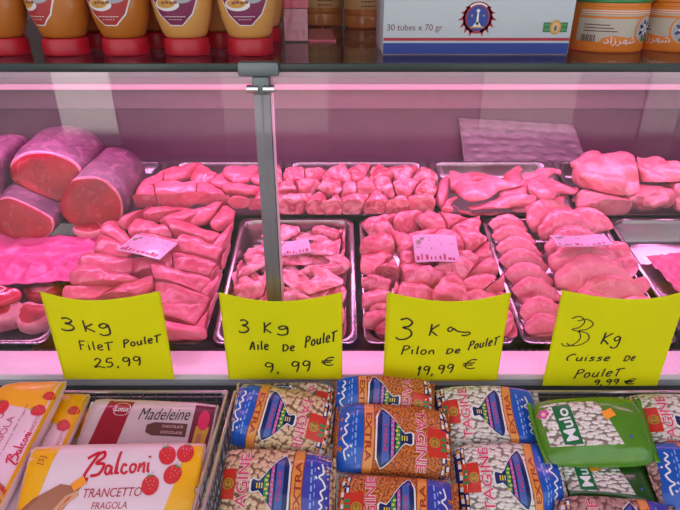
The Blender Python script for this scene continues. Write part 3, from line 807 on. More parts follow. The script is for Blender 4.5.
for it in MEAT:
    if it.get('parts'):
        rt = root(it['name'], (it['V'][:, 0].mean(), it['V'][:, 1].mean(), it['V'][:, 2].min()), it['label'], it['cat'], it['group'])
        mesh_obj('roast_body', it['V'], it['F'], it['mat'], rt)
        for (pn, FF, mm, I, pl_), ex in zip(it['parts'], it['extra']):
            o = mesh_obj(pn, ex, FF, mm, rt, idx=I); o['label'] = pl_
    else:
        tag(mesh_obj(it['name'], it['V'], it['F'], it['mat']), it['label'], it['cat'], it['group'])

# ------------------------------------------------------------------ things lying in the trays
def sheet(name, poly_px, h, mat_, amp, label, cat, seed, freq=18, n=26, thick=0.0016, drape=None, mk=deck_hit):
    """A crumpled sheet whose four corners are given; a closed thin solid with real thickness."""
    c = [mk(u, v, h_) for (u, v), h_ in zip(poly_px, h)]
    V = []; 
    for i in range(n + 1):
        for j in range(n + 1):
            a = i / n; b = j / n
            p = c[0] * (1 - a) * (1 - b) + c[1] * a * (1 - b) + c[2] * a * b + c[3] * (1 - a) * b
            q = Vector((a * 0.3, b * 0.3, 0)) * freq + Vector((seed * 5.1, seed, 0))
            e = 1.0
            z = max(0.0, (1 - abs(noise.noise(q)) * 2.2) * amp + noise.noise(q * 2.6) * amp * 0.35) + .003
            edge = noise.noise(Vector((a * 9, b * 9, seed))) * 0.006
            V.append(p + EZ * z + EX * edge + EY * edge)
    m = (n + 1) ** 2
    T = [v - EZ * thick for v in V]
    F = []
    for i in range(n):
        for j in range(n):
            k = i * (n + 1) + j; F.append((k, k + n + 1, k + n + 2, k + 1)); F.append((m + k, m + k + 1, m + k + n + 2, m + k + n + 1))
    bd = [j for j in range(n)] + [i * (n + 1) + n for i in range(n)] + [n * (n + 1) + n - j for j in range(n)] + [(n - i) * (n + 1) for i in range(n)]
    for i in range(len(bd)):
        a, b = bd[i], bd[(i + 1) % len(bd)]; F.append((a, b, m + b, m + a))
    bm = bmesh.new(); vs = [bm.verts.new(v) for v in V + T]
    for f in F: bm.faces.new([vs[i] for i in f])
    bmesh.ops.recalc_face_normals(bm, faces=bm.faces); bm.verts.index_update()
    VV = [np.array(v.co) for v in bm.verts]; FF = [[v.index for v in f.verts] for f in bm.faces]; bm.free()
    return tag(mesh_obj(name, VV, FF, mat_, auto=60), label, cat)
pink_film = mat('pink_plastic', (0.82, 0.09, 0.32), 0.38, 0, 0.10, 20, bump=0.3, coat=0.1)
pink_film2 = mat('deep_pink_plastic', (0.80, 0.16, 0.32), 0.3, 0, 0.10, 20, bump=0.3)
crink = mat('crinkled_clear_plastic', (0.34, 0.28, 0.31), 0.2, 0, 0.4, 22, bump=0.8)
redpack = mat('red_packet_film', (0.62, 0.03, 0.07), 0.18, 0, 0.2, 20, bump=0.4, coat=0.6)
sheet('plastic_sheet', [(-22, 292), (72, 285), (108, 240), (-18, 236)], (0.006, 0.004, 0.004, 0.006), pink_film, 0.013, 'crumpled pink plastic sheet over the tray below the beef roasts', 'plastic sheet', 3)
sheet('plastic_sheet', [(676, 292), (716, 296), (696, 252), (644, 258)], (-0.048, -0.048, -0.048, -0.048), pink_film2, 0.006, 'pink sheet lying in the bottom of the nearly empty tray', 'plastic sheet', 9)
# a stack of crinkled clear plastic leaning at the back wall
def wall_hit_y(y): return lambda u, v, h: hit(u, v, (0, y, 0), np.array((0, 1.0, 0)))
cw = [hit(u, v, (0, y, 0), np.array((0, 1.0, 0))) for u, v, y in ((464, 166, 1.676), (588, 168, 1.676), (572, 124, 1.684), (458, 117, 1.684))]
NW = 40; VV = []
for i in range(NW + 1):
    for j in range(NW + 1):
        a = i / NW; b = j / NW
        p = cw[0] * (1 - a) * (1 - b) + cw[1] * a * (1 - b) + cw[2] * a * b + cw[3] * (1 - a) * b
        dash = 0.6 * max(0, math.sin(b * 40 + math.sin(a * 30) * 0.6)) * max(0, math.sin(a * 44 + b * 9)) * 0.011
        cr = noise.noise(Vector((a * 7, b * 7, 2))) * 0.006
        VV.append(p + np.array((0, -0.004 - dash + min(0.0, cr), 0)))
        VV.append(p + np.array((0, 0.010, 0)))
FF = []
for i in range(NW):
    for j in range(NW):
        k = 2 * (i * (NW + 1) + j); d_ = 2 * (NW + 1)
        FF.append((k, k + d_, k + d_ + 2, k + 2)); FF.append((k + 1, k + 3, k + d_ + 3, k + d_ + 1))
for i in range(NW):
    a = 2 * (i * (NW + 1)); b = a + 2 * (NW + 1); FF.append((a, a + 1, b + 1, b)); a += 2 * NW; b += 2 * NW; FF.append((a, b, b + 1, a + 1))
    a = 2 * i; b = a + 2; FF.append((a, b, b + 1, a + 1)); o_ = 2 * NW * (NW + 1); a += o_; b += o_; FF.append((a, a + 1, b + 1, b))
tag(mesh_obj('plastic_liner', np.array(VV) - np.array((0, 0.0065, 0)), FF, crink, auto=50), 'crinkled clear plastic liner propped against the back wall', 'plastic liner')

# cut beef and a red packet in the first tray
def slab(u, v, Lx, Ly, th, h, yaw, seed, name, label, cat, m_side, m_top, rim=0.16):
    p = deck_hit(u, v, h); n = 36; V = []; F = []; I = []
    c, s_ = math.cos(R(yaw)), math.sin(R(yaw))
    for sc, z in ((0.9, 0.0), (1.0, 0.2), (1.02, 0.6), (0.98, 0.95), (0.93, 1.0), (0.93 - rim, 1.02), (0.5, 1.05), (0.25, 1.06)):
        for k in range(n):
            a = 2 * math.pi * k / n
            w = 1 + 0.22 * noise.noise(Vector((math.cos(a) * 1.3, math.sin(a) * 1.3, seed)))
            x = Lx / 2 * sc * w * math.cos(a); y = Ly / 2 * sc * w * math.sin(a)
            zz = z * th + 0.25 * th * noise.noise(Vector((x * 40, y * 40, seed)))
            V.append(p + EX * (x * c - y * s_) + EY * (x * s_ + y * c) + EZ * zz)
    for i in range(7):
        for k in range(n): F.append((i * n + k, i * n + (k + 1) % n, (i + 1) * n + (k + 1) % n, (i + 1) * n + k)); I.append(0 if i < 5 else 1)
    F.append(tuple(7 * n + k for k in range(n))); I.append(1); F.append(tuple(range(n))[::-1]); I.append(0)
    return tag(mesh_obj(name, V, F, [m_side, m_top], idx=I), label, cat, None)
slab(90, 234, 0.080, 0.045, 0.020, 0.010, -10, 4.0, 'beef_steak', 'marbled beef steak with white fat rim beside the pink plastic sheet', 'beef steak', m_fat, m_beef, 0.10)
slab(47, 297, 0.085, 0.06, 0.03, -0.034, 10, 6.0, 'stewing_beef', 'dark beef piece with fat strands, half under the pink sheet behind the Filet sign', 'beef', m_beef, m_fat, 0.3)
slab(-4, 322, 0.13, 0.085, 0.035, -0.034, 8, 8.5, 'stewing_beef', 'fatty beef piece at the front of its tray close to the glass', 'beef', m_fat, m_beef, 0.3)
slab(37, 323, 0.085, 0.075, 0.03, -0.034, -20, 12.5, 'stewing_beef', 'pale fatty beef piece behind the Filet sign edge', 'beef', m_fat, m_beef, 0.2)
slab(-2, 300, 0.10, 0.055, 0.016, 0.004, 6, 15.0, 'meat_packet', 'glossy red wrapped packet lying on the beef by the picture edge', 'packet', redpack, redpack, 0.2)

# printed tags on the meat
tagm = mat('tag_paper', (0.64, 0.44, 0.62), 0.3, 0, 0.06, 60, coat=0.5)
tag_dark = ink('tag_print_dark', (0.16, 0.03, 0.06)); tag_red = ink('tag_print_red', (0.40, 0.03, 0.08)); tag_green = ink('tag_print_green', (0.25, 0.27, 0.16))
def meat_tag(u, v, wpx, hpx, h, yaw, tilt, label, seed):
    p = deck_hit(u, v, h); d = depth_at(p); w = wpx * d / FPX; hh = hpx * d / FPX
    t = R(tilt); e1 = np.array((math.cos(R(yaw)), math.sin(R(yaw)), 0)); e2 = np.array((-math.sin(R(yaw)) * math.cos(t), math.cos(R(yaw)) * math.cos(t), math.sin(t))); e3 = np.cross(e1, e2)
    r = random.Random(seed)
    f = lambda off: (lambda A: p + A[:, :1] * e1 + A[:, 1:2] * e2 + (np.sin(A[:, :1] / w * 5 + seed) * 0.002 + off) * e3)
    rt = root('product_tag', p - e3 * 0.003, label, 'tag')
    A, F = wrap([rect(-w / 2, -hh / 2, w / 2, hh / 2)], 0.006, f(0)); B = A - e3 * 0.0025
    n = len(A); bmx = bmesh.new(); vs = [bmx.verts.new(q) for q in np.vstack((A, B))]
    for q in F: bmx.faces.new([vs[i] for i in q]); bmx.faces.new([vs[i + n] for i in q][::-1])
    eds = [e for e in bmx.edges if len(e.link_faces) == 1 and e.verts[0] in vs[:n] and e.verts[1] in vs[:n]]
    bmx.verts.index_update()
    for e in eds:
        a, b = e.verts[0].index, e.verts[1].index
        try: bmx.faces.new((vs[b], vs[a], vs[a + n], vs[b + n]))
        except ValueError: pass
    bmx.verts.index_update()
    mesh_obj('card', [np.array(q.co) for q in bmx.verts], [[q.index for q in ff.verts] for ff in bmx.faces], tagm, rt, auto=40); bmx.free()
    mb = MB()
    for k, (ms, sh) in enumerate(((0, [ell(r.uniform(-.44, .44) * w, r.uniform(-.1, .42) * hh, w * r.uniform(.008, .02), hh * r.uniform(.012, .03), 8) for _ in range(14)]),
                    (1, [rect((-.46 + .1 * i) * w, -.44 * hh, (-.46 + .1 * i + r.uniform(.03, .085)) * w, (-.44 + r.uniform(.06, .24)) * hh) for i in range(9)]),
                    (2, [ell(-.38 * w, .22 * hh, .06 * w, .09 * hh, 12), ell(-.30 * w, .34 * hh, .05 * w, .06 * hh, 12)]))):
        A, F = wrap(sh, 0.006, f(0.0004 + 0.0001 * k)); mb.add(A, F, ms)
    mb.build('print', [tag_dark, tag_red, tag_green], rt, auto=None)
meat_tag(147, 246, 52, 30, 0.072, -22, 8, 'pale printed tag lying on the chicken fillets', 2)
meat_tag(294, 247, 32, 18, 0.020, 12, 22, 'small pale tag among the chicken wings beside the post', 5)
meat_tag(436, 248, 44, 36, 0.052, 0, 22, 'pale printed tag on the drumsticks in the Pilon tray', 8)
meat_tag(581, 240, 56, 20, 0.085, 4, 6, 'pale printed tag on the folded legs behind the Cuisse sign', 11)

# ------------------------------------------------------------------ price signs
paper = bpy.data.materials.new('fluorescent_paper'); paper.use_nodes = True
nt = paper.node_tree; pb = nt.nodes['Principled BSDF']; pb.inputs['Base Color'].default_value = (0.80, 0.86, 0.008, 1); pb.inputs['Roughness'].default_value = 0.6; pb.inputs['Specular IOR Level'].default_value = 0.25
tl = nt.nodes.new('ShaderNodeBsdfTranslucent'); tl.inputs['Color'].default_value = (0.85, 1.0, 0.02, 1)
mxs = nt.nodes.new('ShaderNodeMixShader'); mxs.inputs['Fac'].default_value = 0.42
nt.links.new(pb.outputs['BSDF'], mxs.inputs[1]); nt.links.new(tl.outputs['BSDF'], mxs.inputs[2]); nt.links.new(mxs.outputs['Shader'], nt.nodes['Material Output'].inputs['Surface'])
marker = ink('black_marker', (0.012, 0.012, 0.015), 0.4)
def price_sign(x0, x1, zb, zt, words, label, bow=0.030, y0=0.8225):
    W = x1 - x0; H = zt - zb; xc = (x0 + x1) / 2
    def f(off):
        def g(A):
            a = (A[:, 0] - xc) / W; b = np.clip((A[:, 1] - zb) / H, 0, 1)
            y = y0 - bow * (b ** 1.1) * np.cos(math.pi * np.clip(a, -.5, .5)) ** 1.0 - off
            return np.stack((A[:, 0], y, A[:, 1]), 1)
        return g
    rt = root('price_sign', (xc, y0, zb), label, 'sign', 'yellow price signs')
    A, F = wrap([rect(x0, zb, x1, zt)], 0.008, f(0))
    o = mesh_obj('paper', A, F, paper, rt)
    md = o.modifiers.new('thickness', 'SOLIDIFY'); md.thickness = 0.0003; md.offset = 0
    mb = MB()
    def px(u, v):
        p = hit(u, v, (0, y0 - bow * 0.55, 0), np.array((0, 1.0, 0))); return p[0], p[2]
    for txt, u0, u1, vt, vb, wid, rise in words:
        xa, za = px(u0, vb); xb, _ = px(u1, vb); _, zz = px(u0, vt)
        Vs, Fs = wrap(script2d(txt, xa, za, zz - za, xb - xa, wid, 0.12, rise), 0.01, f(0.0006))
        MB().add(Vs, Fs, 0).build('handwritten_lettering', [marker], rt, auto=None)
ZB = 0.8225 - 0.0; 
price_sign(-.512, -.307, .822, 1.012, [('3', 59, 78, 319, 333, .0036, .0), ('kg', 83, 116, 319, 332, .0034, .02), ('Filet', 78, 114, 343, 353, .0029, .05), ('Poulet', 123, 160, 341, 349, .0029, .1), ('25,99', 92, 142, 362, 372, .0031, .06)],
           'yellow price sign handwritten Filet Poulet 25,99, beside the strawberry cakes')
price_sign(-.207, .004, .822, 1.010, [('3', 238, 251, 321, 335, .0034, 0), ('K', 263, 274, 321, 333, .0031, 0), ('g', 277, 293, 322, 332, .0034, 0), ('Aile', 249, 270, 343, 353, .0031, .08), ('De', 282, 296, 344, 353, .0031, .03), ('Poulet', 305, 337, 338, 349, .0031, .16), ('9,', 263, 283, 366, 377, .0031, -.05), ('99', 290, 312, 365, 377, .0031, .05), ('€', 320, 336, 362, 371, .0029, .03)],
           'yellow price sign handwritten Aile De Poulet, in front of the grey post')
price_sign(.080, .292, .818, 1.010, [('3', 396, 415, 320, 343, .0034, 0), ('K', 428, 440, 323, 336, .0031, 0), ('G', 445, 473, 323, 336, .0031, .0), ('Pilon', 402, 437, 349, 358, .0029, .05), ('De', 446, 462, 349, 356, .0029, .06), ('Poulet', 469, 500, 343, 352, .0029, .12), ('19,99', 417, 455, 371, 381, .0031, .12), ('€', 462, 479, 363, 374, .0029, .02)],
           'yellow price sign handwritten Pilon De Poulet 19,99')
price_sign(.378, .593, .806, 1.014, [('3', 563, 583, 318, 350, .0021, 0), ('3', 568, 592, 320, 349, .0021, 0), ('Kg', 600, 622, 332, 345, .0031, -.05), ('Cuisse', 568, 612, 358, 365, .0029, .05), ('De', 625, 638, 357, 364, .0029, .04), ('Poulet', 577, 624, 374, 383, .0029, .08), ('9,99', 596, 622, 385, 391, .0029, .06), ('€', 626, 640, 384, 390, .0029, .03)],
           'yellow price sign handwritten Cuisse De Poulet with a double outlined three')

# ------------------------------------------------------------------ wire baskets
wire = mat('basket_wire', (0.16, 0.15, 0.16), 0.35, 0.7)
rimw = mat('basket_rim', (0.62, 0.55, 0.58), 0.3, 0.8)
PT = R(30); PO = np.array((0, 0.715, 0.767)); PE2 = np.array((0, math.cos(PT), math.sin(PT))); PN = np.array((0, -math.sin(PT), math.cos(PT)))
def pile_hit(u, v, dh=0.0): return hit(u, v, PO + PN * dh, PN)
def basket(x0, x1, label):
    yb, yf = 0.799, 0.40; zr, zf = 0.812, 0.832
    fl = lambda y: PO[2] + (y - PO[1]) * math.tan(PT) - 0.085
    rt = root('wire_basket', ((x0 + x1) / 2, 0.6, 0), label, 'basket', 'wire baskets')
    b = MB().tube([(x0, yb, zr), (x1, yb, zr)], .0028).tube([(x0, yf, zf), (x1, yf, zf)], .0028)
    for x in (x0, x1): b.tube([(x, yb, zr), (x, yf, zf)], .0030)
    b.build('rim', rimw, rt)
    b = MB()
    for k in range(1, 9): b.tube([(x0, yb, zr - k * .0125), (x1, yb, zr - k * .0125)], .0013, 6)
    n = int((x1 - x0) / .022)
    for k in range(n + 1):
        x = x0 + (x1 - x0) * k / n; b.tube([(x, yb, zr), (x, yb, fl(yb) - .0)], .0012, 6)
    b.build('back_mesh', wire, rt)
    for x in (x0, x1):
        b = MB()
        for k in range(1, 8):
            b.tube([(x, yb, zr - k * .024), (x, yf, zf - k * .024)], .0012, 6)
        for k in range(15):
            y = yb + (yf - yb) * k / 14; b.tube([(x, y, zr + (zf - zr) * k / 14), (x, y, fl(y))], .0012, 6)
        b.build('side_mesh', wire, rt)
    b = MB()
    for k in range(12):
        y = yb + (yf - yb) * k / 11; b.tube([(x0, y, fl(y)), (x1, y, fl(y))], .0015, 6)
    n = int((x1 - x0) / .045)
    for k in range(n + 1):
        x = x0 + (x1 - x0) * k / n; b.tube([(x, yb, fl(yb)), (x, yf, fl(yf))], .0013, 6)
    b.build('floor_mesh', wire, rt)
    b = MB()
    for k in range(n + 1):
        x = x0 + (x1 - x0) * k / n; b.tube([(x, yf, zf), (x, yf, fl(yf))], .0012, 6)
    b.build('front_mesh', wire, rt)
    for x in (x0 + .005, x1 - .005):
        for y, z in ((yb, zr), (yf, zf)):
            MB().tube([(x, y, 0), (x, y, z)], .006).build('leg', rimw, rt)
basket(-.192, 1.05, 'long wire basket holding the bags of dried beans')
basket(-1.05, -.206, 'wire basket holding the strawberry cake packs')

# ------------------------------------------------------------------ soft packs
PACKS = []
def pack(name, label, cat, group, C, e1, e2, e3, L, W, T, p, base, prints, seed, fin=0.007, wr=0.0022, flip=False, nu=44, nv=28, stickers=()):
    """A filled film bag: pillow with sealed ends; prints: list of (part, material, layer, shapes in fractions of L and W)."""
    if flip: e1, e2 = -e1, -e2
    rnd_ = 0.11 if p < 4.5 else 0.04
    so = Vector((seed * 2.3, seed * 1.1, seed * 0.7))
    def zt(x, y):
        a = np.clip(np.abs(2 * x / L), 0, 1); b = np.clip(np.abs(2 * y / W), 0, 1)
        return T / 2 * np.sqrt(np.clip((1 - a ** p) * (1 - b ** p), 0, 1))
    def wrk(x, y):
        out = np.zeros(len(x))
        for i in range(len(x)):
            a = abs(2 * x[i] / L)
            q = Vector((x[i] * 22, y[i] * 30, 0)) + so
            out[i] = wr * (noise.noise(q) * 1.3 + noise.noise(q * 2.5) * .5) + wr * 1.4 * a ** 6 * noise.noise(Vector((seed, y[i] * 160, a)))
        return out
    def pos(x, y, z):
        # the outline narrows a little towards the sealed ends
        yy = y * (1 - rnd_ * (2 * x / L) ** 4); xx = x * (1 - rnd_ * .7 * (2 * y / W) ** 4)
        return C + xx[:, None] * e1 + yy[:, None] * e2 + z[:, None] * e3
    def top(off):
        def f(A):
            x, y = A[:, 0], A[:, 1]
            m_ = np.minimum(1, zt(x, y) / (T * .2))
            return pos(x, y, zt(x, y) + wrk(x, y) * m_ + off)
        return f
    a = np.sin(np.linspace(-1, 1, nu + 1) * math.pi / 2) * L / 2; b = np.sin(np.linspace(-1, 1, nv + 1) * math.pi / 2) * W / 2
    X, Y = [q.ravel() for q in np.meshgrid(a, b, indexing='ij')]
    tv = top(0)(np.stack((X, Y), 1))
    inner = [i * (nv + 1) + j for i in range(1, nu) for j in range(1, nv)]
    bot = pos(X[inner], Y[inner], -zt(X[inner], Y[inner]) + wrk(X[inner], Y[inner]) * .5)
    mp = {k: (nu + 1) * (nv + 1) + q for q, k in enumerate(inner)}
    F = []
    for i in range(nu):
        for j in range(nv):
            k = i * (nv + 1) + j; q = (k, k + nv + 1, k + nv + 2, k + 1)
            F.append(q); F.append(tuple(mp.get(w, w) for w in q)[::-1])
    uvs = np.vstack((np.stack((X, Y), 1), np.stack((X[inner], Y[inner]), 1)))
    V = np.vstack((tv, bot))
    # sealed fins at both ends
    for sgn in (-1, 1):
        nb = len(V); fv = []; fu = []
        m = 24
        for j in range(m + 1):
            y = W / 2 * .96 * (2 * j / m - 1)
            for x, z in ((sgn * L * .49, .0005), (sgn * (L / 2 + fin), .0005 + .0012 * math.sin(y * 300 + seed)), (sgn * (L / 2 + fin), -.0005 + .0012 * math.sin(y * 300 + seed)), (sgn * L * .49, -.0005)):
                fv.append(C + x * e1 + y * .95 * e2 + z * e3); fu.append((x, y))
        for j in range(m):
            for k in range(4):
                q = (nb + 4 * j + k, nb + 4 * j + (k + 1) % 4, nb + 4 * (j + 1) + (k + 1) % 4, nb + 4 * (j + 1) + k)
                F.append(q if sgn < 0 else q[::-1])
        F.append((nb, nb + 1, nb + 2, nb + 3)); F.append((nb + 4 * m, nb + 4 * m + 3, nb + 4 * m + 2, nb + 4 * m + 1))
        V = np.vstack((V, np.array(fv))); uvs = np.vstack((uvs, np.array(fu)))
    pr = {}
    extra = []; meta = []
    for part, m_, layer, shapes in prints:
        sh = [(np.array(v) * np.array((L, W)), f) for v, f in shapes]
        A2 = []
        def fn(A, layer=layer, store=A2):
            store.append(A); return top(0.0003 + 0.00022 * layer)(A)
        A, FF = wrap(sh, 0.0065, fn)
        if len(A): extra.append(A); meta.append((part, m_, FF, A2[0]))
    for part, m_, cx, cy, w, h, rot in stickers:
        V2, F2 = place2d((rect(0, 0, 1, 1)[0], rect(0, 0, 1, 1)[1]), cx * L, cy * W, h, w, R(rot))
        A, FF = wrap([(V2, F2)], 0.005, top(0.0024)); B, _ = wrap([(V2, F2)], 0.005, top(0.0012))
        extra.append(A); meta.append((part, m_, FF, A[:, :2]))
    PACKS.append(dict(V=V, extra=extra, F=F, uv=uvs, base=base, meta=meta, name=name, label=label, cat=cat, group=group, w=1.0, dirs=np.array([e3, e2])))
def frame_axes(tilt, roll):
    t = R(tilt); e1 = np.array((1.0, 0, 0)); e2 = np.array((0, math.cos(t), math.sin(t))); e3 = np.array((0, -math.sin(t), math.cos(t)))
    c, s_ = math.cos(R(roll)), math.sin(R(roll))
    return e1 * c + e2 * s_, -e1 * s_ + e2 * c, e3

royal = mat('blue_film', (0.012, 0.10, 0.50), 0.22, 0, 0.10, 30, coat=0.2); violet = mat('violet_blue_film', (0.05, 0.06, 0.40), 0.22, 0, 0.10, 30, coat=0.2)
navy = mat('navy_print', (0.012, 0.02, 0.11), 0.25); white = mat('white_print', (0.82, 0.82, 0.84), 0.3); orange = mat('orange_print', (0.75, 0.30, 0.06), 0.28)
darkred = mat('dark_red_print', (0.34, 0.03, 0.02), 0.3); redp = mat('red_print', (0.62, 0.035, 0.02), 0.28); gold = mat('gold_print', (0.55, 0.30, 0.04), 0.3); goldd = mat('dark_gold_print', (0.28, 0.13, 0.02), 0.3)
greenp = mat('green_print', (0.03, 0.28, 0.08), 0.3); yellowp = mat('yellow_print', (0.80, 0.62, 0.05), 0.3); rose = mat('crimson_lettering', (0.66, 0.03, 0.11), 0.3); blackp = mat('black_print', (0.02, 0.02, 0.02), 0.3)
lblue = mat('light_blue_print', (0.25, 0.42, 0.85), 0.3); palepink = mat('pale_pink_print', (0.85, 0.55, 0.56), 0.3); brightblue = mat('bright_blue_print', (0.05, 0.12, 0.42), 0.3); magenta = mat('magenta_print', (0.60, 0.08, 0.28), 0.3)
chick = bean_mat('chickpeas', (0.86, 0.64, 0.40), (0.70, 0.48, 0.27), (0.20, 0.10, 0.05), 125)
lentil = bean_mat('red_lentils', (0.90, 0.28, 0.05), (0.72, 0.18, 0.03), (0.28, 0.06, 0.015), 260)
wbean = bean_mat('white_beans', (0.92, 0.88, 0.82), (0.76, 0.71, 0.64), (0.22, 0.18, 0.15), 140, (0.62, 1.25))
speck = bean_mat('speckled_beans', (0.60, 0.36, 0.32), (0.42, 0.22, 0.20), (0.14, 0.06, 0.05), 125)
def arc_band(s0, s1, bulge, n=16):
    a = []; 
    for i in range(n + 1):
        t = -.5 + i / n; a.append((s0 + bulge * (1 - (2 * t) ** 2), t * .98))
    b = [(s1 + bulge * (1 - (2 * t) ** 2), t * .98) for t in np.linspace(.5, -.5, n + 1)]
    return poly(a + b)
def strip(l0, l1):
    """Quad strip between two equally long lists of points."""
    V = []; F = []
    for p, q in zip(l0, l1): V += [p, q]
    for i in range(len(l0) - 1): F.append((2 * i, 2 * i + 1, 2 * i + 3, 2 * i + 2))
    return (np.array(V, float), F)
def arc_strip(s0, s1, bulge, n=14, h=.485):
    t = np.linspace(-h, h, n + 1)
    return strip([(s0 + bulge * (1 - (2 * q) ** 2), q) for q in t], [(s1 + bulge * (1 - (2 * q) ** 2), q) for q in t])
def pot(k, dx=0.0):
    s = [-.155, -.145, -.12, -.095, -.065, -.02, .03, .085, .105, .12, .135]
    h = [.05, .075, .065, .055, .10, .20, .29, .36, .37, .33, .25]
    if dx: s[0] -= dx; s[-1] += dx
    return strip([(a, b * k + dx) for a, b in zip(s, h)], [(a, -b * k - dx) for a, b in zip(s, h)])
SCRIPT = [[(0, 0), (.08, .10), (.16, -.02), (.24, .10), (.30, -.04), (.42, .06), (.50, -.12), (.62, -.02), (.7, .14), (.78, -.04), (.95, .02)], [(.66, .22), (.7, .3)], [(.3, -.18), (.34, -.2)], [(.84, .14), (.88, .2)]]
def scribble(cx, cy, ln, ht, rot, wid, L_W):
    """White calligraphic strokes centred at cx, cy in fractions."""
    out = []
    for st in SCRIPT:
        P = []
        for a, b in st:
            x = (a - .48) * ln; y = b * ht * 3
            P.append((cx * L_W[0] + x * math.cos(rot) - y * math.sin(rot), cy * L_W[1] + x * math.sin(rot) + y * math.cos(rot)))
        V, F = ribbon(P, wid); out.append((V / np.array(L_W), F))
    return out
def frac_text(txt, cx, cy, h, w, rot, LW, bold=0.0, shear=0.0):
    V, F = place2d(text2d(txt, bold, shear), cx * LW[0], cy * LW[1], h, w, rot)
    return (V / np.array(LW), F)
def bean_prints(LW, blue, extra_col=orange):
    L, W = LW
    P = [('blue_panel', blue, 0, [arc_strip(.275, .494, -.03)]),
         ('script_lettering', white, 1, scribble(.40, 0, W * .66, .013, R(90), .0028, LW)),
         ('script_lettering', lblue, 1, [rect(.305, -.34 + .1 * i, .316 + .004 * (i % 2), -.27 + .1 * i) for i in range(7)] + [rect(.335, -.30 + .1 * i, .343, -.25 + .1 * i) for i in range(6)]),
         ('extra_band', extra_col, 1, [arc_strip(.185, .272, -.03)]),
         ('extra_band', darkred, 2, [frac_text('EXTRA', .208, 0, L * .052, W * .62, R(90), LW, .02), arc_strip(.181, .188, -.03), arc_strip(.268, .275, -.03)]),
         ('pot_emblem', white, 2, [pot(1.0, .014)]),
         ('pot_emblem', navy, 3, [pot(1.0)]),
         ('pot_emblem', greenp, 4, [strip([(-.055, -.10), (-.02, -.18)], [(-.055, .10), (-.02, .18)])]),
         ('pot_emblem', yellowp, 5, [rect(-.050 + .012 * (j % 2), -.15 + .05 * j, -.028 + .012 * (j % 2), -.125 + .05 * j) for j in range(6)] + [rect(-.115 + .02 * j, -.03, -.106 + .02 * j, .03) for j in range(3)]),
         ('pot_emblem', magenta, 4, [strip([(-.005, -.21), (.020, -.255)], [(-.005, .21), (.020, .255)])]),
         ('pot_emblem', lblue, 5, [rect(-.002 + .008 * (j % 2), -.22 + .055 * j, .010 + .008 * (j % 2), -.195 + .055 * j) for j in range(8)]),
         ('pot_emblem', brightblue, 4, [strip([(.036, -.28), (.095, -.33)], [(.036, .28), (.095, .33)])]),
         ('pot_emblem', rose, 5, [frac_text('TAGINE', .066, 0, L * .030, W * .36, R(90), LW, .01)]),
         ('lettering', palepink, 2, [frac_text('TAGINE', -.228, 0, L * .092, W * .80, R(90), LW, .055)]),
         ('lettering', rose, 3, [frac_text('TAGINE', -.228, 0, L * .086, W * .78, R(90), LW, .0)]),
         ('end_band', navy, 0, [rect(-.495, -.48, -.40, .48)]),
         ('end_band', white, 1, [rect(-.475, -.45 + .15 * j, -.448, -.39 + .15 * j) for j in range(7)] + [rect(-.43, -.40 + .15 * j, -.408, -.34 + .15 * j) for j in range(6)]),
         ('end_band', orange, 1, [rect(-.475, -.39 + .15 * j, -.45, -.34 + .15 * j) for j in range(6)] + [rect(-.43, -.46 + .15 * j, -.408, -.40 + .15 * j) for j in range(7)]),
         ('medal_badge', redp, 2, [rect(-.45, -.17, -.285, .20)]),
         ('medal_badge', greenp, 3, [rect(-.445, -.06 + .07 * j, -.395, -.02 + .07 * j) for j in range(3)]),
         ('medal_badge', gold, 3, [ell(-.342, .015, .046, .046 * L / W)]),
         ('medal_badge', goldd, 4, [ell(-.342, .015, .035, .035 * L / W)]),
         ('medal_badge', gold, 5, [ell(-.342, .015, .028, .028 * L / W), ]),
         ('medal_badge', goldd, 6, [ell(-.342, .03, .012, .02), ell(-.342, -.03, .018, .018)])]
    return P
BAGS = [  # u, v, dh, Lpx, W, tilt, roll, beans, blue, flip, label
    (287, 402, .000, 100, .115, 30, -6, chick, royal, True, 'chickpea bag at the back of the basket, mostly hidden under the next one'),
    (280, 423, .022, 104, .120, 30, -12, chick, royal, True, 'chickpea bag with its blue end to the cakes, resting on the hidden one'),
    (273, 490, .040, 124, .125, 30, -2, chick, violet, False, 'chickpea bag at the front beside the basket divider, red medal by the divider'),
    (382, 405, .010, 102, .115, 36, -4, lentil, royal, True, 'red lentil bag at the back, leaning up to the Pilon sign'),
    (392, 443, .026, 118, .130, 30, -4, lentil, royal, True, 'red lentil bag in the middle of its pile of three'),
    (396, 514, .040, 118, .125, 30, -3, lentil, violet, False, 'red lentil bag at the front, cut off by the bottom of the picture'),
    (486, 417, .006, 106, .115, 28, 0, wbean, royal, False, 'white bean bag at the back below the Pilon sign, blue end to the green bag'),
    (508, 482, .026, 112, .125, 30, 0, wbean, royal, False, 'white bean bag in front of the other one, beside the lower green bag'),
    (684, 428, .000, 108, .120, 26, -3, wbean, royal, False, 'white bean bag beside the upper green bag, red medal showing'),
    (706, 481, .030, 108, .115, 28, -6, speck, royal, True, 'bag with a broad plain blue end beside the lower green bag'),
    (618, 537, .036, 118, .120, 28, -2, speck, violet, False, 'speckled bean bag below the lower green bag, only its top edge showing'),
]
for i, (u, v, dh, Lp, W, tl_, ro, bm_, bl, fl, lab) in enumerate(BAGS):
    C = pile_hit(u, v, dh); L = Lp * depth_at(C) / FPX
    e1, e2, e3 = frame_axes(tl_, ro)
    pack('bean_bag', 'blue ended ' + lab if 'blue' not in lab else lab, 'bag of dried beans', 'bags of dried beans', C, e1, e2, e3, L, W, 0.066, 3.0, bm_, bean_prints((L, W), bl), i + 1, flip=fl)
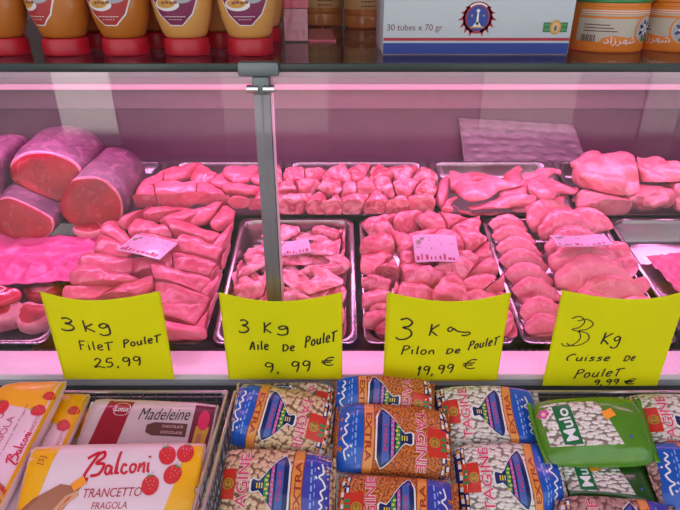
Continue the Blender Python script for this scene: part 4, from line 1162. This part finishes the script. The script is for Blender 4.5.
# green bags
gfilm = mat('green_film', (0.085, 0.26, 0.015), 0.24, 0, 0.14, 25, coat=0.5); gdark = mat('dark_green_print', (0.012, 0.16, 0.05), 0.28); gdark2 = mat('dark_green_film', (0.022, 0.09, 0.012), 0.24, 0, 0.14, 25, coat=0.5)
stick = mat('orange_sticker', (0.95, 0.33, 0.02), 0.5)
def mulo(LW, film):
    L, W = LW
    return [('bean_window', wbean, 0, [poly([(-.47, .40), (.06, .40), (.20, -.22), (-.44, -.22)])]),
            ('name_label', gdark, 1, [poly([(-.36, .36), (-.20, .36), (-.16, -.20), (-.32, -.20)])]),
            ('name_label', white, 2, [frac_text('Mulo', -.262, .08, L * .105, W * .46, R(97), LW, .02)]),
            ('flower_print', magenta, 1, [ell(-.44 + .03 * math.cos(a), .26 + .05 * math.sin(a), .02, .032, 10) for a in np.linspace(0, 5, 6)]),
            ('flower_print', palepink, 2, [ell(-.44, .26, .018, .03, 10)]),
            ('small_mark', brightblue, 1, [ell(.28, -.12, .016, .022, 10)])]
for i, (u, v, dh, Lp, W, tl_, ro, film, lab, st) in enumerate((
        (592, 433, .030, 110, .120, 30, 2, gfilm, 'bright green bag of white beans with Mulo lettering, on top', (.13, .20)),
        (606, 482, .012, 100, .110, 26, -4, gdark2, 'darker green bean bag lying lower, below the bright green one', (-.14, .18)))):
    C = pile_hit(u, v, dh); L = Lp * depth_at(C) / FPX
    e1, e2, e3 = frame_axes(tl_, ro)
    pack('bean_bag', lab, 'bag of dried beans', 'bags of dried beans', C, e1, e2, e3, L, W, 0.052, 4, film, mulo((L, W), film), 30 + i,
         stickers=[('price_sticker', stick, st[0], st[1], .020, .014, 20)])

# cake packs
pinkfilm = mat('pale_pink_film', (0.84, 0.63, 0.71), 0.32, 0, 0.05, 20, coat=0.12); yelfilm = mat('yellow_film', (0.92, 0.45, 0.0), 0.36, 0, 0.08, 20, coat=0.12)
cakered = mat('red_script_print', (0.62, 0.01, 0.035), 0.3); berry = mat('strawberry_print', (0.68, 0.03, 0.04), 0.3); leafp = mat('strawberry_leaf_print', (0.10, 0.25, 0.05), 0.3); seedp = mat('seed_print', (0.9, 0.5, 0.3), 0.3)
cakep = mat('cake_print', (0.42, 0.16, 0.09), 0.35); cakel = mat('cake_layer_print', (0.72, 0.38, 0.20), 0.35); caked = mat('cake_shade_print', (0.36, 0.10, 0.06), 0.35); txtred = mat('dull_red_lettering', (0.45, 0.04, 0.06), 0.3)
BAL = [  # hand drawn script letters, unit height
    ([(.22, .0), (.02, .10), (.30, .62), (.52, .98), (.30, .92), (.08, .80)], 1), ([(.44, .9), (.70, 1.02), (.74, .82), (.46, .60), (.78, .52), (.62, .18), (.28, .12)], 1),
    ([(1.08, .42), (.92, .46), (.86, .22), (1.0, .14), (1.10, .40), (1.10, .18), (1.18, .14)], .8), ([(1.26, .12), (1.30, .5), (1.42, .98), (1.34, .6), (1.32, .2), (1.42, .14)], .8),
    ([(1.72, .40), (1.58, .46), (1.50, .24), (1.62, .12), (1.76, .2)], .8), ([(1.98, .46), (1.86, .36), (1.88, .16), (2.02, .16), (2.08, .36), (1.98, .46)], .8),
    ([(2.18, .14), (2.24, .46), (2.24, .3), (2.38, .46), (2.42, .36), (2.40, .14), (2.46, .13)], .8), ([(2.58, .46), (2.56, .16), (2.64, .14)], .8), ([(2.61, .64), (2.63, .70)], 1.1)]
def balconi(cx, cy, h, LW, wid, rot=0.0, stretch=1.0):
    out = []
    for P, w in BAL:
        Q = [((a - 1.33) * h * stretch, (b - .5) * h) for a, b in P]
        Q = [(cx * LW[0] + x * math.cos(rot) - y * math.sin(rot), cy * LW[1] + x * math.sin(rot) + y * math.cos(rot)) for x, y in Q]
        V, F = ribbon(Q, wid * w, 6); out.append((V / np.array(LW), F))
    return out
def strawberry(cx, cy, r, LW, rot=0.0):
    P = []
    for a in np.linspace(0, 2 * math.pi, 20, endpoint=False):
        q = r * (1 - .18 * math.sin(a)) * (1 if math.sin(a) > 0 else 1 + .25 * math.sin(-a) ** 2)
        P.append((q * math.cos(a), q * math.sin(a)))
    f = lambda pts: np.array([((cx * LW[0] + x * math.cos(rot) - y * math.sin(rot)) / LW[0], (cy * LW[1] + x * math.sin(rot) + y * math.cos(rot)) / LW[1]) for x, y in pts])
    fr = (f(P), [tuple(range(20))])
    lf = [(f([(0, r * .55), (r * .5 * math.cos(a) - r * .12 * math.sin(a), r * .8 + r * .4 * math.sin(a)), (r * .75 * math.cos(a), r * .8 + r * .6 * math.sin(a)), (r * .12 * math.cos(a + 1), r * .8)]), [(0, 1, 2, 3)]) for a in (0.1, 1.0, 2.1, 3.0)]
    sd = [(f([(x * r + dx, y * r + dy) for dx, dy in ((-.06 * r, 0), (0, -.08 * r), (.06 * r, 0), (0, .08 * r))]), [(0, 1, 2, 3)]) for x, y in ((-.4, .1), (0, .2), (.4, .05), (-.2, -.3), (.25, -.35), (0, -.7), (.55, .4), (-.55, .4))]
    return fr, lf, sd
def cake_prints(LW, berries, logo, cake=True, yel=(-.34, .36), sub=None):
    L, W = LW
    P = [('yellow_end', yelfilm, 0, [poly([(-.495, -.48), (yel[0] - .05, -.48), (yel[0] + .03, .48), (-.495, .48)])]),
         ('yellow_end', yelfilm, 0, [poly([(yel[1] - .09, -.48), (.495, -.48), (.495, .48), (yel[1], .48), (yel[1] - .02, .1)])])]
    P[1] = ('yellow_end#2',) + P[1][1:]
    if yel[0] < -.35: P.append(('yellow_side', yelfilm, 1, [rect(-.485, -.492, .485, -.452)]))
    P.append(('brand_lettering', cakered, 2, logo))
    for i_, s_ in enumerate(sub or []): P.append((f'flavour_lettering#{i_}', txtred, 2, [s_]))
    for i_, b in enumerate(berries):
        a, b_, c = strawberry(*b[:3], LW, b[3]); n_ = f'strawberry_picture#{i_}'
        P += [(n_, berry, 3, [a]), (n_, leafp, 5, b_), (n_, seedp, 4, c)]
    if cake:
        q = lambda *pts: poly([(x - .10, y - .06) for x, y in pts])
        P += [('cake_picture', cakep, 2, [q((-.42, -.42), (-.28, -.12), (-.16, .04), (-.05, .0), (-.10, -.18), (-.16, -.42))]),
              ('cake_picture', cakel, 3, [q((-.22, -.42), (-.12, -.10), (-.065, -.04), (-.055, -.10), (-.11, -.20), (-.17, -.42))]),
              ('cake_picture', berry, 4, [q((-.19, -.42), (-.105, -.12), (-.085, -.10), (-.13, -.22), (-.165, -.42))]),
              ('cake_picture', caked, 4, [q((-.42, -.42), (-.28, -.12), (-.255, -.12), (-.38, -.42))])]
    return P
# front pack
C = pile_hit(117, 484, .0); C = CAM + ray(117, 484) * 0.855
L, W = .290, .118
e1, e2, e3 = frame_axes(32, 1)
pr = cake_prints((L, W), [(.265, .34, .0125, .3), (.365, .37, .0125, -.2), (.20, -.02, .0125, .1), (.315, .10, .0125, -.5)], balconi(.015, .21, .038, (L, W), .0046, .06, .98),
                 sub=[frac_text('TRANCETTO', .015, -.13, .0125, .086, .01, (L, W), .0, .15), frac_text('FRAGOLA', .01, -.28, .0095, .052, .01, (L, W), .0, .15), frac_text('con crema alla fragola', .02, -.40, .0045, .09, .01, (L, W))])
pr += [('count_lettering', txtred, 2, [frac_text('[5]', -.39, .28, .012, .012, 1.3, (L, W))]), ('round_logo', navy, 1, [ell(.445, -.12, .014, .05)]), ('round_logo', white, 2, [ell(.445, -.12, .009, .036)])]
pack('strawberry_cake_pack', 'strawberry cake pack with red Balconi script lying across the front of its basket', 'cake pack', 'strawberry cake packs', C, e1, e2, e3, L, W, .046, 7, pinkfilm, pr, 41, wr=.0010,
     stickers=[('price_sticker', stick, -.165, -.02, .020, .013, 35)])
# packs pointing at the viewer, overlapping each other
for i, (xc, yc, zc, lab) in enumerate(((-.545, .652, .814, 'strawberry cake pack on top of the overlapping three, pointing at the glass'), (-.511, .655, .784, 'strawberry cake pack in the middle of the overlapping three'), (-.474, .655, .756, 'strawberry cake pack lowest of the overlapping three, mostly covered'))):
    L, W = .285, .125
    s = .18
    e1 = np.array((0, math.cos(.165), math.sin(.165))); e2 = np.array((-1.0, 0, 0)); e3 = np.cross(e1, e2)
    c_, s_ = math.cos(R(4)), math.sin(R(4)); e2, e3 = e2 * c_ - e3 * s_, e3 * c_ + e2 * s_
    pr = cake_prints((L, W), [(.27, .22, .015, -1.2), (.185, .26, .014, -1.4), (.235, -.33, .011, -.3), (.34, -.38, .009, .4)], balconi(-.02, -.36, .020, (L, W), .0028, 0, 1.1), yel=(-.36, .30), cake=(i == 0),
                     sub=[frac_text('TRANCETTO', .02, .13, .014, .115, 0, (L, W)), frac_text('FRAGOLA', .05, -.04, .0115, .08, 0, (L, W)), frac_text('con crema alla fragola', .08, -.17, .005, .11, 0, (L, W)), frac_text('TRANCETTO', .13, -.40, .006, .045, 0, (L, W))])
    pack('strawberry_cake_pack', lab, 'cake pack', 'strawberry cake packs', np.array((xc, yc, zc)), e1, e2, e3, L, W, .040, 7, pinkfilm if i < 2 else mat('pale_film', (0.78, 0.66, 0.62), 0.24, 0, .05, 20, coat=.4), pr, 50 + i, wr=.0012)
# madeleine pack
maroon = mat('maroon_print', (0.32, 0.008, 0.025), 0.26, coat=0.4); mdark = mat('dark_maroon_print', (0.16, 0.02, 0.04), 0.28); creamf = mat('cream_film', (0.62, 0.48, 0.50), 0.24, 0, .05, 20, coat=.4); chocp = mat('chocolate_print', (0.12, 0.045, 0.04), 0.3)
C = CAM + ray(153, 437) * 0.955
L, W = .245, .125
e1, e2, e3 = frame_axes(26, -3)
LW = (L, W)
pr = [('maroon_band', maroon, 0, [poly([(-.42, -.48), (-.22, -.48), (-.16, .48), (-.34, .48)])]),
      ('maroon_end', mdark, 0, [poly([(.27, -.48), (.40, -.48), (.43, .48), (.28, .48)])]),
      ('brand_lettering', white, 1, [(np.array(v) * .5 + np.array((-.115, .145)), f) for v, f in []] + [frac_text('Lotus', -.235, .30, .0085, .024, .0, LW, .01, .2)] + [ribbon([(-.295, .30), (-.27, .38), (-.20, .38), (-.175, .30), (-.20, .22), (-.27, .22), (-.295, .30)], .004)]),
      ('name_lettering', blackp, 1, [frac_text('Madeleine', .075, .26, .021, .088, .04, LW, .0, .35)]),
      ('flavour_banner', chocp, 1, [poly([(-.03, .10), (.02, .14), (.25, .14), (.25, -.04), (.02, -.04), (-.03, -.0)])]),
      ('flavour_banner', palepink, 2, [frac_text('CHOCOLATE', .15, .09, .0045, .036, 0, LW), frac_text('CHOCOLADE', .15, .01, .0045, .036, 0, LW)]),
      ('cake_picture', cakel, 2, [ell(.14, -.24, .10, .09, 20, .3)]), ('cake_picture', cakep, 1, [ell(.15, -.26, .115, .11, 20, .3), ell(.08, -.36, .12, .1)]), ('cake_picture', chocp, 3, [ell(.0, -.34, .03, .05)]),
      ('wrapped_cake_picture', gold, 1, [poly([(.29, -.45), (.37, -.45), (.40, .12), (.31, .12)])]), ('wrapped_cake_picture', rose, 2, [ell(.355, .20, .04, .14)]), ('wrapped_cake_picture', cakep, 2, [poly([(.31, -.4), (.34, -.4), (.36, .02), (.33, .02)])])]
pack('madeleine_pack', 'maroon and white pack of chocolate madeleines behind the front strawberry pack', 'cake pack', None, C, e1, e2, e3, L, W, .046, 7, creamf, pr, 61, wr=.0010)

for it in PACKS:
    rb = it['V'][:, 0].mean() > -.2
    lim = [((0, 1.0, 0), .7935), ((-1.0, 0, 0), .1865) if rb else ((1.0, 0, 0), -.2115), (tuple(-PN), -float(PN @ (PO - np.array((0, 0, .080)))))]
    it['lim'] = lim
    for n_, t_ in lim:
        n_ = np.array(n_); it['V'] = softclip(it['V'], n_, t_, .003); it['extra'] = [softclip(e, n_, t_ + .0002, .003) for e in it['extra']]
separate(PACKS, k=0.0045, gap=0.001)
for it in PACKS:
    for n_, t_ in it['lim']:
        n_ = np.array(n_); it['V'] = softclip(it['V'], n_, t_, .0015); it['extra'] = [softclip(e, n_, t_ + .0002, .0015) for e in it['extra']]
for it in PACKS:
    V = it['V']; loc = (V[:, 0].mean(), V[:, 1].mean(), V[:, 2].min())
    rt = root(it['name'], loc, it['label'], it['cat'], it['group'])
    mesh_obj('film_bag', V, it['F'], it['base'], rt, uv=it['uv'])
    parts = {}
    for (part, m_, FF, uv2), A in zip(it['meta'], it['extra']):
        d = parts.setdefault(part, dict(V=[], F=[], I=[], M=[], uv=[]))
        b = sum(len(q) for q in d['V'])
        if m_ not in d['M']: d['M'].append(m_)
        d['V'].append(A); d['uv'].append(uv2 if uv2.shape[1] == 2 else uv2[:, :2]); d['F'] += [tuple(b + k for k in f) for f in FF]; d['I'] += [d['M'].index(m_)] * len(FF)
    for part, d in parts.items():
        mesh_obj(part.split('#')[0], np.vstack(d['V']), d['F'], d['M'], rt, idx=d['I'], uv=np.vstack(d['uv']))

# ------------------------------------------------------------------ on the glass shelf
def shelf_hit(u, v): return hit(u, v, (0, 0, SH), np.array((0, 0, 1.0)))
capm = mat('red_cap', (0.52, 0.012, 0.03), 0.35, var=0.05)
sauce1 = mat('amber_sauce', (0.48, 0.15, 0.02), 0.3, var=0.08, scale=30, coat=0.3); sauce2 = mat('tan_sauce', (0.66, 0.33, 0.09), 0.3, var=0.06, scale=30, coat=0.3)
labr = mat('red_label', (0.40, 0.03, 0.035), 0.4); labm = mat('plum_label', (0.20, 0.015, 0.08), 0.4); labw = mat('label_white', (0.75, 0.72, 0.72), 0.4); labg = mat('label_grey', (0.35, 0.35, 0.40), 0.4); foodp = mat('fried_food_print', (0.62, 0.30, 0.05), 0.5, var=.4, scale=300); foodd = mat('brown_food_print', (0.25, 0.09, 0.04), 0.5, var=.4, scale=300)
PROF = [(.030, .025), (.0335, .030), (.037, .040), (.0415, .054), (.0450, .074), (.0465, .098), (.047, .13), (.0465, .17), (.043, .195), (.034, .208), (.015, .213)]
def sauce_bottle(x, y, face, sauce, lab, label, printed=True):
    rt = root('sauce_bottle', (x, y, SH + .0003), label, 'sauce bottle', 'upside down sauce bottles')
    z0 = SH + .0003
    MB().lathe((x, y, z0), [(.033, 0), (.0345, .001), (.0352, .004), (.0342, .022), (.0328, .0242), (.030, .0245)], 40).build('cap', capm, rt)
    MB().lathe((x, y, z0), [(.020, .0247)] + PROF, 48, 1.0, .9).build('bottle_body', sauce, rt, auto=60)
    if not printed: return
    rz = [q[0] for q in PROF]; zz = [q[1] for q in PROF]
    def f(off):
        def g(A):
            r = np.interp(A[:, 1], zz, rz) + off; an = A[:, 0] / .043 + R(face) - math.pi / 2
            return np.stack((x + r * np.cos(an), y + .9 * r * np.sin(an), z0 + A[:, 1]), 1)
        return g
    out = lambda k, dz: [(-.010 * k, .0445 - dz), (.010 * k, .0445 - dz), (.026 * k, .060 - dz), (.034 * k, .080), (.034 * k, .125), (.022 * k, .15 + dz), (-.022 * k, .15 + dz), (-.034 * k, .125), (-.034 * k, .080), (-.026 * k, .060 - dz)]
    mb = MB()
    for ms, off, sh in ((0, .0004, [poly(out(1.05, .0015))]), (1, .0007, [poly(out(.98, 0))]), (0, .0010, [ell(-.010, .072, .019, .0085)]), (2, .0008, [ell(.012, .086, .018, .012)]), (3, .0013, [ell(-.011, .0735, .014, .006)]), (4, .0016, [ell(-.014 + .006 * k, .0745 + .001 * (k % 2), .003, .0022, 8) for k in range(4)]),
                        (0, .0010, [rect(-.017 + .0042 * k, .0555, -.0142 + .0042 * k, .0566) for k in range(8)] + [rect(-.010 + .0042 * k, .0515, -.0078 + .0042 * k, .0524) for k in range(5)])):
        A, F = wrap(sh, .004, f(off)); mb.add(A, F, ms)
    mb.build('front_label', [labw, lab, labg, foodp, foodd], rt, auto=None)
for u, face, sc, lb, lab in ((7, -70, sauce1, labr, 'upside down amber sauce bottle at the picture edge, label turned away'), (68, -30, sauce1, labr, 'upside down amber sauce bottle with its red label turned aside'), (127, -8, sauce1, labr, 'upside down amber sauce bottle with red label of fried food, facing front'),
                             (188, -5, sauce2, labm, 'upside down tan sauce bottle with plum label, beside the amber ones'), (251, 0, sauce2, labm, 'upside down tan sauce bottle with plum label, above the shelf clamp')):
    sauce_bottle((u - 340) / FPX * .882, .931, face, sc, lb, lab)
for k, (u, lab) in enumerate(((98, 'amber sauce bottle in the second row behind the red labelled ones'), (157, 'sauce bottle in the second row, behind the gap of amber and tan bottles'), (220, 'tan sauce bottle in the second row behind the two plum labelled ones'), (263, 'tan sauce bottle in the second row beside the pink plastic'))):
    sauce_bottle((u - 340) / FPX * (.965 if k < 3 else 1.042), 1.030 if k < 3 else 1.110, 20, sauce1 if k < 2 else sauce2, labm, lab, False)
# amber jars far back on the shelf
jarm = mat('amber_jar', (0.50, 0.18, 0.05), 0.25, var=.1, coat=.4); jarlab = mat('tan_jar_label', (0.60, 0.36, 0.15), 0.5); lidm = mat('brown_lid', (0.18, 0.06, 0.03), .4)
for k, (u, yy, lab) in enumerate(((325, 1.44, 'amber jar at the back of the shelf beside the pink plastic'), (363, 1.38, 'amber jar at the back of the shelf beside the white carton'))):
    d = yy * .891 + .118 * .454; x = (u - 340) / FPX * d; r = .0435
    rt = root('honey_jar', (x, yy, SH + .0003), lab, 'jar', 'amber jars')
    MB().lathe((x, yy, SH + .0003), [(r * .88, 0), (r * .97, .003), (r, .010), (r * .985, .024), (r * .95, .0265), (r * .985, .029), (r, .033), (r, .12), (r * .8, .14), (r * .78, .148)], 40).build('jar_body', jarm, rt)
    MB().lathe((x, yy, SH + .0003), [(r * 1.008, .040), (r * 1.012, .041), (r * 1.012, .112), (r * 1.008, .113)], 40, cap=False).build('jar_label', jarlab, rt)
    MB().lathe((x, yy, SH + .0003), [(r * .84, .1485), (r * .86, .150), (r * .86, .168), (r * .8, .171)], 40).build('lid', lidm, rt)
    mb = MB()
    for j in range(5):
        for q in range(5):
            an = R(-110 + q * 9 + (k * 12)); zc = .045 + j * .009
            a = an + R(6.5)
            mb.add([(x + r * 1.016 * math.cos(an), yy + r * 1.016 * math.sin(an), SH + zc), (x + r * 1.016 * math.cos(a), yy + r * 1.016 * math.sin(a), SH + zc), (x + r * 1.016 * math.cos(a), yy + r * 1.016 * math.sin(a), SH + zc + .003), (x + r * 1.016 * math.cos(an), yy + r * 1.016 * math.sin(an), SH + zc + .003)], [(0, 1, 2, 3)])
    mb.build('small_print', [chocp], rt, auto=None)
# pink plastic: an upright folded sheet with a flap lying on the shelf
pk = mat('pink_wrapping', (0.75, 0.14, 0.22), 0.3, 0, .12, 30, bump=.3); pkl = mat('pale_pink_wrapping', (0.72, 0.32, 0.40), 0.3, 0, .15, 40, bump=.4)
p0 = shelf_hit(285, 42); p1 = shelf_hit(308, 42); p2 = shelf_hit(336, 42); z0 = SH + .0004
def blanket(P, name, m_, rt, th=.003, n=12, seed=1.0, amp=.004):
    """P: four corners; a crumpled thin slab."""
    P = [np.array(p) for p in P]; nrm = np.cross(P[1] - P[0], P[3] - P[0]); nrm /= np.linalg.norm(nrm)
    V = []; F = []
    for i in range(n + 1):
        for j in range(n + 1):
            a, b = i / n, j / n
            p = P[0] * (1 - a) * (1 - b) + P[1] * a * (1 - b) + P[2] * a * b + P[3] * (1 - a) * b
            V.append(p + nrm * (th + abs(noise.noise(Vector((a * 4, b * 4, seed)))) * amp)); V.append(p)
    for i in range(n):
        for j in range(n):
            k = 2 * (i * (n + 1) + j); d = 2 * (n + 1)
            F.append((k, k + d, k + d + 2, k + 2)); F.append((k + 1, k + 3, k + d + 3, k + d + 1))
    for i in range(n):
        a = 2 * i * (n + 1); b = a + 2 * (n + 1); F.append((a, a + 1, b + 1, b)); a += 2 * n; b += 2 * n; F.append((a, b, b + 1, a + 1))
        a = 2 * i; b = a + 2; F.append((a, b, b + 1, a + 1)); o_ = 2 * n * (n + 1); a += o_; b += o_; F.append((a, a + 1, b + 1, b))
    return mesh_obj(name, V, F, m_, rt, auto=50)
rt = root('pink_wrapping_sheet', (p0[0], p0[1], z0), 'folded pink plastic sheet standing between the tan bottles and amber jars', 'plastic sheet')
yk = p0[1]
blanket([(p0[0], yk, z0 + .002), (p1[0], yk, z0 + .002), (p1[0], yk + .004, z0 + .055), (p0[0], yk + .004, z0 + .055)], 'lower_fold', pkl, rt)
blanket([(p0[0], yk + .003, z0 + .056), (p1[0] + .002, yk + .003, z0 + .056), (p1[0], yk + .03, z0 + .15), (p0[0], yk + .03, z0 + .15)], 'upper_fold', pk, rt, seed=4)
b0 = shelf_hit(309, 31); b1 = shelf_hit(331, 31)
blanket([(p1[0] + .001, yk, z0), (p2[0], yk, z0), (b1[0], b1[1], z0), (b0[0], b0[1], z0)], 'flap', pk, rt, seed=7, amp=.003)
# white carton
carton = mat('white_carton', (0.53, 0.58, 0.62), 0.6, var=.03); cred = mat('carton_red', (0.42, 0.02, 0.05), .5); cblue = mat('carton_blue', (0.02, 0.05, 0.30), .5); ctext = mat('carton_lettering', (0.22, 0.04, 0.09), .5)
X0, X1, Y0 = .0655, .3525, .915
rt = root('carton', ((X0 + X1) / 2, Y0 + .09, SH + .0003), 'white carton with red and blue stripes and a round red crest', 'carton')
MB().box((X0, Y0, SH + .0004), (X1, Y0 + .18, SH + .17), .0012).build('box_body', carton, rt)
def cf(off): return lambda A: np.stack((A[:, 0], np.full(len(A), Y0 - off), A[:, 1] + SH), 1)
def card(name, layers, mats_):
    mb = MB()
    for ms, off, sh in layers:
        A, F = wrap(sh, .03, cf(off)); mb.add(A, F, ms)
    mb.build(name, mats_, rt, auto=None)
card('stripes', [(1, .0004, [rect(X0 + .001, .0015, X1 - .001, .0176)]), (0, .0004, [rect(X0 + .001, .0208, X1 - .001, .0250)])], [cred, cblue])
card('lettering', [(0, .0004, [place2d(text2d('30 tubes x 70 gr', 0.0), .0715 + .042, .0385, None, .084)])], [ctext])
CX, CZ = .2075, .0535
fe = []
for sg in (-1, 1):
    for k in range(7):
        a = R(-62 + 22 * k); r0 = .019; r1 = .0295 - .0012 * abs(k - 3)
        c0 = (CX + sg * math.cos(a) * r0, CZ + math.sin(a) * r0); w = R(13)
        fe.append(poly([(CX + sg * math.cos(a - w) * r0, CZ + math.sin(a - w) * r0), (CX + sg * math.cos(a - R(6)) * r1, CZ + math.sin(a - R(6)) * r1 - .003), (CX + sg * math.cos(a + w) * r0, CZ + math.sin(a + w) * r0)]))
card('crest', [(0, .0004, fe + [ell(CX, CZ, .0225, .0225)]), (1, .0007, [ell(CX, CZ - .001, .0165, .0175)]), (2, .0010, [poly([(CX - .002, CZ - .010), (CX + .002, CZ - .010), (CX + .0012, CZ + .008), (CX - .0012, CZ + .008)]), ell(CX, CZ + .0095, .0026, .0026), poly([(CX - .007, CZ - .0125), (CX + .007, CZ - .0125), (CX + .002, CZ - .006), (CX - .002, CZ - .006)])]),
               (3, .0010, [ell(CX - .009, CZ + .003, .0014, .0014, 8), ell(CX + .009, CZ + .003, .0014, .0014, 8), rect(CX - .010, CZ - .0145, CX + .010, CZ - .0125)]), (4, .0009, [poly([(CX - .018, CZ + .024), (CX - .006, CZ + .0285), (CX - .007, CZ + .0245)]), poly([(CX + .018, CZ + .024), (CX + .006, CZ + .0285), (CX + .007, CZ + .0245)])]),
               (2, .0012, [ribbon([(CX + .0195 * math.cos(R(a)), CZ + .0195 * math.sin(R(a))) for a in range(50, 131, 8)], .0024)])], [cred, cblue, labw, gold, gdark])
card('round_badge', [(0, .0004, [rect(.3085, .033, .3455, .047)]), (1, .0006, [rect(.310, .0355, .344, .0375), rect(.310, .0425, .344, .0445)]), (2, .0008, [ell(.327, .040, .0085, .0105)]), (3, .0010, [ell(.327, .040, .0058, .0072)]), (0, .0012, [ell(.327, .0385, .0022, .004)])], [gdark, greenp, gold, cakel])
# tins
tin_o = mat('orange_tin', (0.70, 0.20, 0.02), .4, var=.05); tin_c = mat('cream_tin_panel', (0.50, 0.44, 0.36), .45); tin_g = mat('green_lid', (0.02, 0.22, 0.06), .35); tin_w = mat('tin_rim', (0.45, 0.38, 0.33), .35, .4)
for k, (xc, lid, turn, lab) in enumerate(((.4395, tin_g, 0, 'orange tin with white script lettering and green lid beside the carton'), (.5590, tin_o, -62, 'orange tin with its round plate picture in front, at the picture edge'))):
    yc, r, z0 = .992, .0585, SH + .0003
    rt = root('food_tin', (xc, yc, z0), lab, 'tin', 'orange tins')
    MB().lathe((xc, yc, z0), [(r * .95, 0), (r * .985, .0015), (r, .004), (r, .066), (r * .98, .0675), (r * .98, .072)], 64).build('tin_body', tin_o, rt)
    MB().lathe((xc, yc, z0), [(r * .99, .0722), (r * 1.02, .0735), (r * 1.02, .0905), (r * .98, .093)], 64).build('lid', lid, rt)
    def tf(off, turn=turn, xc=xc, yc=yc):
        def g(A):
            an = A[:, 0] / r - math.pi / 2 + R(turn)
            return np.stack((xc + (r + off) * np.cos(an), yc + (r + off) * np.sin(an), z0 + A[:, 1]), 1)
        return g
    mb = MB()
    AR = '\uFEA9\uFE8D\uFEAF\uFEAE\uFEEC\uFEB7'
    for ms, off, sh in ((0, .0003, [rect(-.072, .016, .10, .056)]), (1, .0006, [rect(-.072, .050, .10, .0535)]), (2, .0005, [rect(-.07, .0575 + .003 * j, .1, .0587 + .003 * j) for j in range(2)]), (1, .0006, [poly([(-.034, .014), (-.028, .022), (-.012, .0255), (.012, .0225), (.028, .026), (.036, .020), (.066, .020), (.072, .014)])]),
                        (2, .0008, [place2d(text2d(AR, .0), .0, .0175, .0135, .050)]),
                        (3, .0007, [rect(-.060, .040 - .0045 * j, -.020 + .006 * (j % 3), .0415 - .0045 * j) for j in range(3)] + [rect(-.062 + .003 * j, .016, -.0605 + .003 * j + .0008 * (j % 2), .026) for j in range(8)]),
                        (1, .0008, [ell(.042, .034, .0215, .0215)]), (0, .0010, [ell(.042, .034, .019, .019)]), (4, .0012, [ell(.042, .034, .0165, .0165)]), (5, .0014, [ell(.042 + .010 * math.cos(a), .034 + .010 * math.sin(a), .0045, .0026, 10, a) for a in np.linspace(0, 5.4, 7)]), (2, .0016, [ell(.042 + .006 * math.cos(a), .034 + .006 * math.sin(a), .003, .0018, 8, a + 1) for a in np.linspace(0.4, 5.8, 5)]), (6, .0015, [ell(.047, .019, .012, .003)])):
        A, F = wrap(sh, .006, tf(off)); mb.add(A, F, ms)
    mb.build('label_print', [tin_c, tin_o, labw, chocp, labg, navy, gdark], rt, auto=None)
